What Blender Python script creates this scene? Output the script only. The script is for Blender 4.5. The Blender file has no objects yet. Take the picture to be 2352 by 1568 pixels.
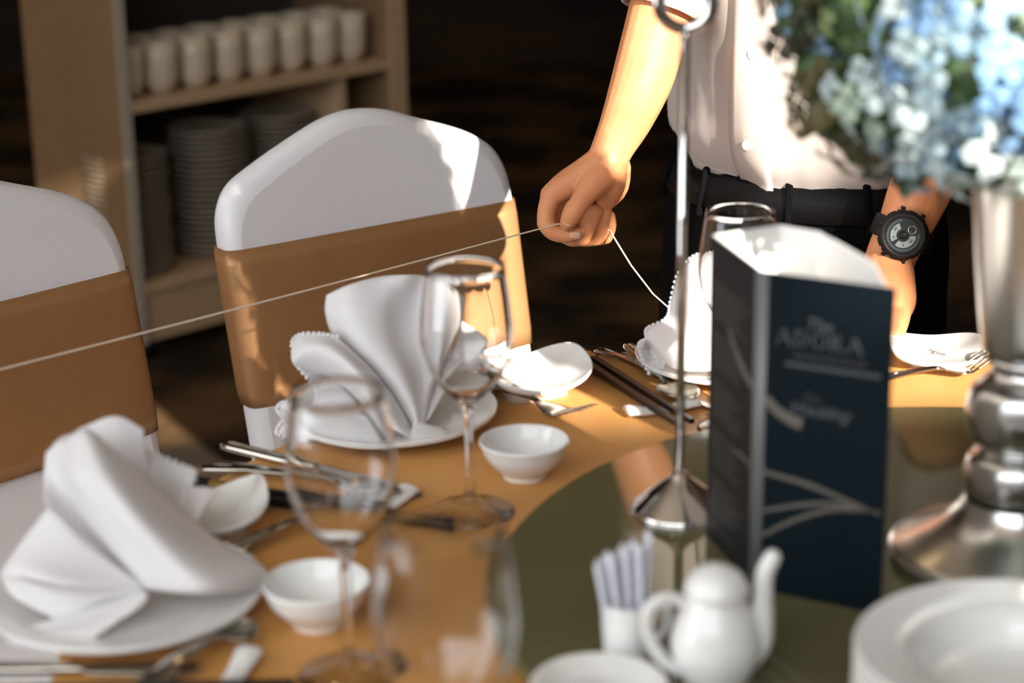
import bpy, bmesh, math, random
from mathutils import Vector, Matrix, Euler
random.seed(7)
R_ = math.radians
S = bpy.context.scene
COL = S.collection

# ------------------------------------------------------------------ camera, world, sun, exposure
FPX, PITCH, ROLL, CAMZ = 4400.0, R_(17.5), R_(-0.9), 1.33
CAM_ROT = Matrix.Rotation(math.pi/2 - PITCH, 3, 'X') @ Matrix.Rotation(ROLL, 3, 'Z')
cd = bpy.data.cameras.new('camera'); cam = bpy.data.objects.new('camera', cd); COL.objects.link(cam)
cam.location = (0, 0, CAMZ); cam.rotation_euler = CAM_ROT.to_euler()
cd.sensor_width = 36; cd.lens = FPX*36/2352; cd.clip_start = .02
cd.dof.use_dof = True; cd.dof.focus_distance = 1.97; cd.dof.aperture_fstop = 3.9
S.camera = cam
S.view_settings.view_transform = 'Standard'; S.view_settings.look = 'None'
S.view_settings.gamma = 1; S.view_settings.use_curve_mapping = False
S.view_settings.exposure = 0.0
S.cycles.max_bounces = 8; S.cycles.diffuse_bounces = 3; S.cycles.glossy_bounces = 3; S.cycles.transmission_bounces = 8
w = bpy.data.worlds.new('world'); S.world = w; w.use_nodes = True
bg = w.node_tree.nodes['Background']; bg.inputs[0].default_value = (.90, .95, 1.0, 1); bg.inputs[1].default_value = 4.1
SUN_DIR = Vector((-.490, .870, -.445)).normalized()          # the way the light travels
sl = bpy.data.lights.new('sun', 'SUN'); sl.energy = 16.0; sl.angle = R_(.9); sl.color = (1, .92, .82)
so = bpy.data.objects.new('sun', sl); COL.objects.link(so); so.rotation_euler = SUN_DIR.to_track_quat('-Z', 'Y').to_euler()
so.location = (3, -4, 5)

def at(px, py, Y=None, z=None):
    """world point seen at pixel (px,py) at distance Y ahead or at height z"""
    d = CAM_ROT @ Vector(((px-1176)/FPX, -(py-784)/FPX, -1))
    t = Y/d.y if Y is not None else (z-CAMZ)/d.z
    return Vector((0, 0, CAMZ)) + d*t

# ------------------------------------------------------------------ materials
def mat(name, col, rough=.5, metal=0., spec=.5, **kw):
    m = bpy.data.materials.new(name); m.use_nodes = True
    b = m.node_tree.nodes['Principled BSDF']
    b.inputs['Base Color'].default_value = (*col, 1); b.inputs['Roughness'].default_value = rough
    b.inputs['Metallic'].default_value = metal; b.inputs['Specular IOR Level'].default_value = spec
    for k, v in kw.items(): b.inputs[k.replace('_', ' ')].default_value = v
    return m
def nodes(m): return m.node_tree.nodes, m.node_tree.links, m.node_tree.nodes['Principled BSDF']
def noise_colour(m, c1, c2, scale, detail=4, lo=.35, hi=.65, stretch=None, coord='Object'):
    n, l, b = nodes(m)
    tc = n.new('ShaderNodeTexCoord'); mp = n.new('ShaderNodeMapping'); l.new(tc.outputs[coord], mp.inputs[0])
    if stretch: mp.inputs['Scale'].default_value = stretch
    t = n.new('ShaderNodeTexNoise'); t.inputs['Scale'].default_value = scale; t.inputs['Detail'].default_value = detail
    r = n.new('ShaderNodeValToRGB'); r.color_ramp.elements[0].position = lo; r.color_ramp.elements[1].position = hi
    r.color_ramp.elements[0].color = (*c1, 1); r.color_ramp.elements[1].color = (*c2, 1)
    l.new(mp.outputs[0], t.inputs[0]); l.new(t.outputs[0], r.inputs[0]); l.new(r.outputs[0], b.inputs['Base Color'])
def bump(m, kind, scale, strength, dist=.001, stretch=None):
    n, l, b = nodes(m)
    tc = n.new('ShaderNodeTexCoord'); mp = n.new('ShaderNodeMapping'); l.new(tc.outputs['Object'], mp.inputs[0])
    if stretch: mp.inputs['Scale'].default_value = stretch
    if kind == 'noise': t = n.new('ShaderNodeTexNoise'); t.inputs['Scale'].default_value = scale; t.inputs['Detail'].default_value = 4; o = t.outputs[0]
    elif kind == 'wave': t = n.new('ShaderNodeTexWave'); t.inputs['Scale'].default_value = scale; o = t.outputs['Fac']; t.inputs['Distortion'].default_value = .6
    else: t = n.new('ShaderNodeTexVoronoi'); t.inputs['Scale'].default_value = scale; o = t.outputs[0]
    l.new(mp.outputs[0], t.inputs[0])
    bp = n.new('ShaderNodeBump'); bp.inputs['Strength'].default_value = strength; bp.inputs['Distance'].default_value = dist
    l.new(o, bp.inputs['Height'])
    if b.inputs['Normal'].is_linked: l.new(b.inputs['Normal'].links[0].from_socket, bp.inputs['Normal'])
    l.new(bp.outputs[0], b.inputs['Normal'])

M = {}
M['floor'] = mat('carpet', (.03, .02, .012), .95, spec=.1); noise_colour(M['floor'], (.020, .014, .009), (.15, .085, .036), 2.6, 5, .42, .72)
bump(M['floor'], 'noise', 300, .5, .004)
M['wall'] = mat('dark_wall', (.02, .014, .01), .8, spec=.2); noise_colour(M['wall'], (.012, .009, .007), (.06, .034, .016), 1.3, 3, .4, .75, (1, 1, 2.5))
M['wood_wall'] = mat('brown_panelling', (.16, .095, .05), .6); noise_colour(M['wood_wall'], (.12, .07, .036), (.19, .115, .06), 1.5, 3, .3, .7, (1, 1, .15))
M['plaster'] = mat('plaster', (.35, .32, .29), .9)
M['ceiling'] = mat('ceiling_paint', (.55, .44, .33), .9)
M['lamp'] = mat('lamp_glow', (1, .8, .5), .5, Emission_Color=(1, .72, .40, 1), Emission_Strength=60.)
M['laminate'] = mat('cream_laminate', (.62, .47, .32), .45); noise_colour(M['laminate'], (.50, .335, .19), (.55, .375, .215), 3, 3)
M['laminate_shaded'] = mat('shaded_laminate', (.26, .17, .095), .6, spec=.12); noise_colour(M['laminate_shaded'], (.215, .130, .066), (.25, .153, .079), 3, 3)  # same laminate, darkened to put the side panels' shade into the colour
M['laminate_edge'] = mat('pale_edge_band', (.42, .36, .285), .4)
M['back_panel'] = mat('dark_back_panel', (.05, .04, .032), .6)
M['china'] = mat('white_china', (.86, .85, .82), .12, spec=.5, Coat_Weight=.3); 
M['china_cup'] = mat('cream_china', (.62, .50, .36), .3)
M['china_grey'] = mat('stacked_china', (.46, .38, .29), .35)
M['cloth'] = mat('gold_tablecloth', (.56, .27, .075), .5, spec=.4, Sheen_Weight=.25, Sheen_Roughness=.4, Sheen_Tint=(1, .75, .4, 1))
noise_colour(M['cloth'], (.56, .255, .06), (.64, .305, .08), 5, 4); bump(M['cloth'], 'wave', 900, .12, .0004); bump(M['cloth'], 'noise', 9, .25, .006)
M['sash'] = mat('bronze_satin', (.5, .26, .1), .34, metal=.4, spec=.5)
noise_colour(M['sash'], (.40, .205, .085), (.47, .25, .108), 9, 3, .3, .7); bump(M['sash'], 'wave', 300, .3, .0004); bump(M['sash'], 'noise', 7, .3, .004, (.6, 1, 2))
M['spandex'] = mat('white_spandex', (.80, .79, .80), .42, spec=.5, Sheen_Weight=.2); bump(M['spandex'], 'noise', 1500, .08, .0003)
M['napkin'] = mat('white_napkin', (.88, .87, .88), .75, spec=.25, Sheen_Weight=.3, Subsurface_Weight=.0)
bump(M['napkin'], 'noise', 1400, .12, .0003); bump(M['napkin'], 'noise', 26, .25, .003)
n, l, b = nodes(M['napkin'])
tr = n.new('ShaderNodeBsdfTranslucent'); tr.inputs[0].default_value = (.95, .86, .80, 1); mx = n.new('ShaderNodeMixShader'); mx.inputs[0].default_value = .28
l.new(b.outputs[0], mx.inputs[1]); l.new(tr.outputs[0], mx.inputs[2]); l.new(mx.outputs[0], n['Material Output'].inputs[0])
M['glass'] = mat('clear_glass', (1, 1, 1), .0, spec=.5, IOR=1.48, Transmission_Weight=1.)
M['susan'] = mat('smoked_green_glass', (.20, .18, .088), .06, spec=.35, IOR=1.45, Transmission_Weight=.35)
M['steel'] = mat('polished_steel', (.46, .42, .36), .16, metal=1.)
M['chrome'] = mat('chrome', (.78, .76, .74), .07, metal=1.)
M['pewter'] = mat('brushed_silver', (.66, .65, .63), .24, metal=1.)
M['black_lacquer'] = mat('black_lacquer', (.008, .0075, .007), .38, spec=.3)
M['gold_print'] = mat('gold_print', (.60, .38, .10), .35, metal=.6)
M['navy'] = mat('navy_card', (.0028, .0078, .0120), .55, spec=.12)
M['charcoal'] = mat('charcoal_card', (.013, .012, .012), .55, spec=.2)
M['paper'] = mat('white_paper', (.88, .86, .83), .8, spec=.2)
M['print'] = mat('silver_print', (.085, .09, .10), .5)
M['print_dim'] = mat('grey_print', (.05, .046, .043), .5)
M['ornament'] = mat('pale_gold_foil', (.15, .135, .115), .4, metal=.3)
M['dark_print'] = mat('dark_print', (.10, .08, .07), .6)
M['packet'] = mat('paper_packet', (.80, .80, .88), .6)
M['skin'] = mat('skin', (.60, .24, .09), .5, spec=.3, Subsurface_Weight=.12, Subsurface_Scale=.01)
M['skin'].node_tree.nodes['Principled BSDF'].inputs['Subsurface Radius'].default_value = (1., .35, .15)
noise_colour(M['skin'], (.58, .225, .095), (.68, .29, .135), 30, 5, .3, .7); bump(M['skin'], 'noise', 420, .18, .0008)
M['nail'] = mat('nail', (.72, .40, .27), .25)
M['hair'] = mat('black_hair', (.012, .009, .008), .5)
M['shirt'] = mat('white_shirt', (.66, .63, .59), .8, spec=.2, Sheen_Weight=.2); bump(M['shirt'], 'noise', 900, .12, .0004)
n, l, b = nodes(M['shirt'])
tr = n.new('ShaderNodeBsdfTranslucent'); tr.inputs[0].default_value = (.92, .62, .38, 1); mx = n.new('ShaderNodeMixShader'); mx.inputs[0].default_value = .35
l.new(b.outputs[0], mx.inputs[1]); l.new(tr.outputs[0], mx.inputs[2]); l.new(mx.outputs[0], n['Material Output'].inputs[0])
M['button'] = mat('pearl_button', (.85, .82, .78), .2)
M['trousers'] = mat('black_trousers', (.003, .003, .0033), .9, spec=.06)
M['leather'] = mat('black_leather', (.004, .0038, .0038), .45, spec=.12)
M['rubber'] = mat('black_resin', (.004, .004, .0045), .5, spec=.3)
M['dial'] = mat('grey_dial', (.20, .24, .23), .4)
M['dial_dark'] = mat('dark_dial', (.012, .015, .017), .3)
M['string'] = mat('cream_string', (.80, .70, .55), .8)
M['leaf'] = mat('dark_leaf', (.03, .06, .025), .5); M['leaf2'] = mat('olive_leaf', (.10, .08, .022), .6)
M['stem'] = mat('green_stem', (.05, .09, .03), .6)
def floret_mat(name, cols):
    m = mat(name, cols[0], .6, spec=.25, Sheen_Weight=.1); n, l, b = nodes(m)
    oi = n.new('ShaderNodeObjectInfo'); r = n.new('ShaderNodeValToRGB'); r.color_ramp.interpolation = 'CONSTANT'
    while len(r.color_ramp.elements) < len(cols): r.color_ramp.elements.new(.5)
    for i, c in enumerate(cols):
        r.color_ramp.elements[i].position = i/len(cols); r.color_ramp.elements[i].color = (*c, 1)
    l.new(oi.outputs['Random'], r.inputs[0]); l.new(r.outputs[0], b.inputs['Base Color'])
    return m
M['f_blue'] = floret_mat('blue_petals', [(0.170, 0.309, 0.462), (0.237, 0.374, 0.486), (0.301, 0.428, 0.507), (0.140, 0.255, 0.416), (0.335, 0.439, 0.462)])
M['f_white'] = floret_mat('white_petals', [(0.364, 0.439, 0.439), (0.301, 0.374, 0.336), (0.276, 0.363, 0.394), (0.393, 0.461, 0.474), (0.208, 0.265, 0.211)])
M['f_green'] = floret_mat('green_petals', [(0.099, 0.161, 0.043), (0.161, 0.223, 0.081), (0.062, 0.105, 0.031), (0.211, 0.260, 0.136)])
M['f_olive'] = floret_mat('olive_petals', [(0.081, 0.062, 0.019), (0.056, 0.046, 0.019), (0.099, 0.071, 0.025), (0.031, 0.031, 0.019)])

# ------------------------------------------------------------------ helpers
def V(*a): return Vector(a)
def link(o, parent=None):
    COL.objects.link(o)
    if parent: o.parent = parent
    return o
def tag(o, label=None, cat=None, group=None, kind=None):
    if label: o['label'] = label
    if cat: o['category'] = cat
    if group: o['group'] = group
    if kind: o['kind'] = kind
    return o
def thing(name, label, cat, loc=(0, 0, 0), rz=0., group=None, rot=None):
    o = bpy.data.objects.new(name, None); o.empty_display_size = .02; link(o)
    o.location = loc; o.rotation_euler = rot if rot is not None else (0, 0, rz)
    return tag(o, label, cat, group)
def obj(name, vf, m, parent=None, smooth=True, loc=None, rot=None, angle=None):
    v, f = vf
    me = bpy.data.meshes.new(name); me.from_pydata([tuple(x) for x in v], [], f); me.update()
    if smooth:
        me.polygons.foreach_set('use_smooth', [True]*len(me.polygons))
        if angle: me.set_sharp_from_angle(angle=R_(angle))
    me.materials.append(M[m] if isinstance(m, str) else m)
    o = bpy.data.objects.new(name, me); link(o, parent)
    if loc is not None: o.location = loc
    if rot is not None: o.rotation_euler = rot
    return o
def wobj(name, vf, m, parent, **k):
    """vf given in world space, stored relative to an unrotated parent"""
    L = Vector(parent.location); return obj(name, ([Vector(p)-L for p in vf[0]], vf[1]), m, parent, **k)
def solo(name, vf, m, base, label, cat, group=None, **k):
    """a thing that is one mesh, world-space verts, origin at its base"""
    o = obj(name, ([Vector(p)-Vector(base) for p in vf[0]], vf[1]), m, None, **k); o.location = base
    return tag(o, label, cat, group)
def join(*parts):
    v, f = [], []
    for pv, pf in parts:
        o = len(v); v += [Vector(p) for p in pv]; f += [tuple(i+o for i in t) for t in pf]
    return v, f
def xf(vf, mtx): return [mtx @ Vector(p) for p in vf[0]], vf[1]
def box(x0, x1, y0, y1, z0, z1, bev=0.):
    bm = bmesh.new(); bmesh.ops.create_cube(bm, size=1)
    for v in bm.verts: v.co = ((x0+x1)/2+v.co.x*(x1-x0), (y0+y1)/2+v.co.y*(y1-y0), (z0+z1)/2+v.co.z*(z1-z0))
    if bev: bmesh.ops.bevel(bm, geom=bm.edges[:], offset=bev, segments=2, profile=.5, affect='EDGES')
    bm.verts.index_update(); r = ([v.co.copy() for v in bm.verts], [tuple(v.index for v in f.verts) for f in bm.faces]); bm.free(); return r
def lathe(prof, seg=48, closed=False):
    """profile of (r,z); r==0 ends become poles; closed joins last to first"""
    v, f, rings = [], [], []
    for r, z in prof:
        if r < 1e-6: rings.append([len(v)]); v.append(V(0, 0, z))
        else:
            rings.append(list(range(len(v), len(v)+seg)))
            v += [V(r*math.cos(2*math.pi*i/seg), r*math.sin(2*math.pi*i/seg), z) for i in range(seg)]
    ps = list(zip(rings, rings[1:])) + ([(rings[-1], rings[0])] if closed else [])
    for a, c in ps:
        for i in range(seg):
            j = (i+1) % seg
            if len(a) == 1 and len(c) == 1: continue
            if len(a) == 1: f.append((a[0], c[j], c[i]))
            elif len(c) == 1: f.append((a[i], a[j], c[0]))
            else: f.append((a[i], a[j], c[j], c[i]))
    return v, f
def cr(p0, p1, p2, p3, t):
    return .5*((2*p1)+(p2-p0)*t+(2*p0-5*p1+4*p2-p3)*t*t+(3*p1-p0-3*p2+p3)*t**3)
def spline(pts, n):
    """Catmull-Rom through pts (Vectors or floats), n samples over the whole length"""
    m = len(pts)-1; out = []
    for i in range(n):
        u = i/(n-1)*m; k = min(int(u), m-1); t = u-k
        g = lambda j: pts[j] if 0 <= j <= m else (2*pts[0]-pts[1] if j < 0 else 2*pts[m]-pts[m-1])
        out.append(cr(g(k-1), g(k), g(k+1), g(k+2), t))
    return out
def smooth_prof(prof, n): 
    q = spline([Vector((a, b_, 0)) for a, b_ in prof], n); return [(max(p.x, 0), p.y) for p in q]
def tube(pts, rad, sides=12, n=None, flat=None, up=V(0, 0, 1), cap=True):
    """swept closed tube; rad float or list; flat=(a,b) multiplies the section along side and up axes"""
    pts = [Vector(p) for p in pts]; rad = [rad]*len(pts) if isinstance(rad, (int, float)) else list(rad)
    if n: rr = spline(rad, n); pts = spline(pts, n); rad = [max(r, 1e-5) for r in rr]
    a, c = flat or (1, 1); rings = []; v = []; f = []; N = len(pts)
    prev = None
    for i, p in enumerate(pts):
        t = (pts[min(i+1, N-1)]-pts[max(i-1, 0)]).normalized()
        u = up if prev is None else prev
        s = t.cross(u)
        if s.length < 1e-4: s = t.cross(V(1, 0.1, 0))
        s.normalize(); u2 = s.cross(t).normalized(); prev = u2
        rings.append((p, s, u2, rad[i], t))
    if cap:                                              # rounded ends
        p, s, u2, r, t = rings[0]; p1, s1, u1, r1, t1 = rings[-1]
        head = [(p-t*r*k, s, u2, r*math.sqrt(max(1-k*k, 0)), t) for k in (.96, .75, .4)]
        tail = [(p1+t1*r1*k, s1, u1, r1*math.sqrt(max(1-k*k, 0)), t1) for k in (.4, .75, .96)]
        rings = head+rings+tail
    for p, s, u2, r, t in rings:
        for k in range(sides):
            g = 2*math.pi*k/sides; v.append(p+s*(r*a*math.cos(g))+u2*(r*c*math.sin(g)))
    m = len(rings)
    for i in range(m-1):
        for k in range(sides):
            j = (k+1) % sides; f.append((i*sides+k, i*sides+j, (i+1)*sides+j, (i+1)*sides+k))
    f.append(tuple(reversed(range(sides)))); f.append(tuple((m-1)*sides+k for k in range(sides)))
    f[-2] = tuple(reversed(f[-2])) if False else f[-2]
    return v, f
def grid(rows):
    nv = len(rows); nu = len(rows[0]); v = [p for r in rows for p in r]; f = []
    for j in range(nv-1):
        for i in range(nu-1): f.append((j*nu+i, j*nu+i+1, (j+1)*nu+i+1, (j+1)*nu+i))
    return v, f
def surf(rows, nu=16, nv=16):
    """smooth surface through rows of control points"""
    rr = [spline([Vector(p) for p in r], nu) for r in rows]
    cols = [spline([rr[j][i] for j in range(len(rr))], nv) for i in range(nu)]
    return grid([[cols[i][j] for i in range(nu)] for j in range(nv)])
def solidify(o, t, off=0., sub=0, bev=0.):
    m = o.modifiers.new('thickness', 'SOLIDIFY'); m.thickness = t; m.offset = off
    if sub: s = o.modifiers.new('subdivision', 'SUBSURF'); s.levels = sub; s.render_levels = sub
    return o
def outline(pts, n, closed=False): return spline([Vector(p) for p in pts], n)
def slab(poly, t):
    """flat polygon in XY extruded by t along Z"""
    n = len(poly); v = [V(x, y, 0) for x, y in poly]+[V(x, y, t) for x, y in poly]
    f = [tuple(reversed(range(n))), tuple(range(n, 2*n))]+[(i, (i+1) % n, n+(i+1) % n, n+i) for i in range(n)]
    return v, f
def remesh(name, vf, voxel, m, parent, it=8, fac=.5, world=True):
    L = Vector(parent.location) if world else Vector()
    me = bpy.data.meshes.new(name); me.from_pydata([tuple(Vector(p)-L) for p in vf[0]], [], vf[1]); me.update()
    o = bpy.data.objects.new(name, me); COL.objects.link(o)
    r = o.modifiers.new('r', 'REMESH'); r.mode = 'VOXEL'; r.voxel_size = voxel
    s = o.modifiers.new('s', 'SMOOTH'); s.factor = fac; s.iterations = it
    dg = bpy.context.evaluated_depsgraph_get(); me2 = bpy.data.meshes.new_from_object(o.evaluated_get(dg))
    bpy.data.objects.remove(o); bpy.data.meshes.remove(me)
    vv = [v.co.copy() for v in me2.vertices]; ff = [tuple(p.vertices) for p in me2.polygons]; bpy.data.meshes.remove(me2)
    return vv, ff
def text_mesh(s, size, shear=0., extr=.0001):
    c = bpy.data.curves.new('t', 'FONT'); c.body = s; c.size = size; c.align_x = 'CENTER'; c.align_y = 'CENTER'; c.extrude = extr; c.shear = shear
    o = bpy.data.objects.new('t', c); COL.objects.link(o); dg = bpy.context.evaluated_depsgraph_get()
    me = bpy.data.meshes.new_from_object(o.evaluated_get(dg)); bpy.data.objects.remove(o); bpy.data.curves.remove(c)
    r = ([v.co.copy() for v in me.vertices], [tuple(p.vertices) for p in me.polygons]); bpy.data.meshes.remove(me); return r
def dup(root, loc=None, rot=None, label=None):
    r = root.copy(); COL.objects.link(r)
    if loc is not None: r.location = loc
    if rot is not None: r.rotation_euler = rot
    if label: r['label'] = label
    for ch in list(root.children):
        c = ch.copy(); COL.objects.link(c); c.parent = r
        for g in list(ch.children): d = g.copy(); COL.objects.link(d); d.parent = c
    return r
def struct(name, vf, m, **k): return tag(obj(name, vf, m, None, **k), kind='structure')

# ------------------------------------------------------------------ the room
TZ = .75; TC = V(.335, 1.205, 0); TR = .645; LZ = .772
struct('floor', box(-5, 6, -1.6, 8.2, -.1, 0), 'floor', smooth=False)
struct('wall_back', box(-5, 6, 8.2, 8.35, 0, 4.3), 'wall', smooth=False)
struct('ceiling', box(-5, 6, -1.75, 8.35, 4.3, 4.4), 'ceiling', smooth=False)
struct('added_wall_left', box(-3.6, -3.45, 1.2, 8.2, 0, 4.3), 'wood_wall', smooth=False)  # out of view, added to darken the shelf unit's side
struct('added_wall_right', box(3.4, 3.55, -1.6, 8.2, 0, 4.3), 'wood_wall', smooth=False)  # out of view, added to cut the fill from the right
# unseen wall added to block the sun, its high window shaping the sun patches
WX0, WX1, WZ0, WZ1 = 1.76, 2.46, 2.37, 3.45
QX0, QX1, QZ0, QZ1 = -4.4, .45, 1.45, 4.05                            # wide unseen window added on the left for sky fill
struct('sun_block_wall', join(box(-5, QX0, -1.75, -1.6, 0, 4.3), box(QX0, QX1, -1.75, -1.6, 0, QZ0), box(QX0, QX1, -1.75, -1.6, QZ1, 4.3), box(QX1, WX0, -1.75, -1.6, 0, 4.3),
    box(WX1, 6, -1.75, -1.6, 0, 4.3), box(WX0, WX1, -1.75, -1.6, 0, WZ0), box(WX0, WX1, -1.75, -1.6, WZ1, 4.3)), 'plaster', smooth=False)
struct('added_fill_window', join(box(QX0, QX1, -1.70, -1.66, QZ0, QZ0+.05), box(QX0, QX1, -1.70, -1.66, QZ1-.05, QZ1), *[box(QX0+(QX1-QX0)*k/4-.03, QX0+(QX1-QX0)*k/4+.03, -1.70, -1.66, QZ0+.05, QZ1-.05) for k in range(5)]), 'plaster', smooth=False)
win = struct('added_sun_window', join(box(WX0, WX0+.04, -1.72, -1.64, WZ0, WZ1), box(WX1-.04, WX1, -1.72, -1.64, WZ0, WZ1), box(WX0+.04, WX1-.04, -1.72, -1.64, WZ0, WZ0+.04), box(WX0+.04, WX1-.04, -1.72, -1.64, WZ1-.04, WZ1)), 'plaster', smooth=False)
for i, (x, y) in enumerate([(.0, 3.2), (1.1, 3.4), (.1, 4.6), (1.2, 5.0), (-1.0, 4.2)]):
    t = thing('downlight', ['warm ceiling downlight closest to the table', 'warm ceiling downlight above the man', 'warm ceiling downlight in the middle of the hall', 'warm ceiling downlight far right', 'warm ceiling downlight above the shelf unit'][i], 'lamp', (x, y, 4.3), group='ceiling downlights')
    obj('trim_ring', lathe([(.055, 0), (.075, 0), (.075, -.012), (.055, -.012)], 24, True), 'ceiling', t)
    obj('bulb', lathe([(0, -.004), (.05, -.004), (.055, -.001)], 24), 'lamp', t)

# ------------------------------------------------------------------ shelf unit with cups and plates
CA = V(-.8277, 4.0674, 0); CR = R_(45.3)
cab = thing('shelf_unit', 'cream laminate shelf unit stacked with cups and plates behind the chairs', 'shelf unit', CA, CR)
CW, CD, CH, CT = .826, .37, 1.25, .024
obj('side_panel', box(0, CT, 0.004, CD, .05, CH, .001), 'laminate_shaded', cab, False)
obj('side_panel', box(CW-CT*2.2, CW, 0.004, CD, .05, CH, .001), 'laminate_shaded', cab, False)
obj('edge_band', box(0, CT, 0, .004, .05, CH), 'laminate_edge', cab, False)
obj('edge_band', box(CW-CT*2.2, CW, 0, .004, .05, CH), 'laminate', cab, False)
obj('back_panel', box(CT, CW-CT*2.2, CD-.012, CD, .05, CH), 'back_panel', cab, False)
obj('shelf_board', box(CT, CW-CT*2.2, .003, CD-.012, .568, .592, .001), 'laminate', cab, False)
obj('shelf_board', box(CT, CW-CT*2.2, .003, CD-.012, .163, .185, .001), 'laminate', cab, False)
obj('shelf_board', box(CT, CW-CT*2.2, .003, CD-.012, .92, .944, .001), 'laminate', cab, False)
obj('plinth_panel', box(CT, CW-CT*2.2, .012, .03, .05, .163), 'laminate', cab, False)
obj('top_board', box(0, CW, 0, CD, CH, CH+.024, .001), 'laminate', cab, False)
obj('divider', box(.628, .648, .02, CD-.012, .185, .568), 'laminate', cab, False)
for x in (.05, CW-.09):
    for y in (.05, CD-.06): obj('foot', lathe([(0, 0), (.018, 0), (.02, .05), (0, .05)], 12), 'black_lacquer', cab, loc=(x, y, 0))
def cabp(x, y, z): return CA + Matrix.Rotation(CR, 3, 'Z') @ V(x, y, z)
cup_prof = [(0, .004), (.018, .003), (.02, 0), (.023, 0), (.026, .004), (.035, .012), (.0405, .026), (.0425, .045), (.043, .075), (.0435, .112), (.0415, .112), (.041, .075), (.0395, .045), (.034, .02), (0, .010)]
ordn = ['first', 'second', 'third', 'fourth', 'fifth', 'sixth', 'seventh', 'eighth', 'ninth']
cm = None
def nth(i): return ('first second third fourth fifth sixth seventh eighth ninth tenth eleventh twelfth thirteenth fourteenth fifteenth sixteenth seventeenth eighteenth nineteenth twentieth twenty-first twenty-second').split()[i]
for row, (yy, n_) in enumerate(((.07, 8), (.18, 8))):
    for i in range(n_):
        lab = f'cream china cup, {ordn[i]} from the left in the front row on the shelf' if row == 0 else f'cream china cup in shade, {ordn[i]} from the left in the back row on the shelf'
        p = cabp(.062+i*.092+row*.02, yy+.006*math.sin(i*3.1), .592)
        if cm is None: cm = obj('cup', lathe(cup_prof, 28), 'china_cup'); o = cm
        else: o = cm.copy(); COL.objects.link(o)
        o.location = p; tag(o, lab, 'cup', 'cups on the upper shelf')
plate_prof = [(0, .003), (.05, .003), (.053, 0), (.056, 0), (.06, .004), (.092, .012), (.096, .0155), (.0955, .0175), (.091, .016), (.06, .0085), (.05, .0065), (0, .0065)]
sp = None
for k, (x, y, n_, lab) in enumerate(((.085, .13, 20, 'cream plate from the bottom of the left stack on the lower shelf'), (.315, .13, 22, 'cream plate from the bottom of the tall middle stack on the shelf'), (.535, .15, 22, 'cream plate from the bottom of the stack behind the chair back'))):
    for i in range(n_):
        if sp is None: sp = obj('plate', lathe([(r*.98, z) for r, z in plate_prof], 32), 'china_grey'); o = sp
        else: o = sp.copy(); COL.objects.link(o)
        o.location = cabp(x+random.uniform(-.002, .002), y+random.uniform(-.002, .002), .185+i*.0135); tag(o, nth(i)+' '+lab, 'plate', 'stack %s' % ['at the left end', 'in the middle', 'behind the chair'][k])

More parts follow.
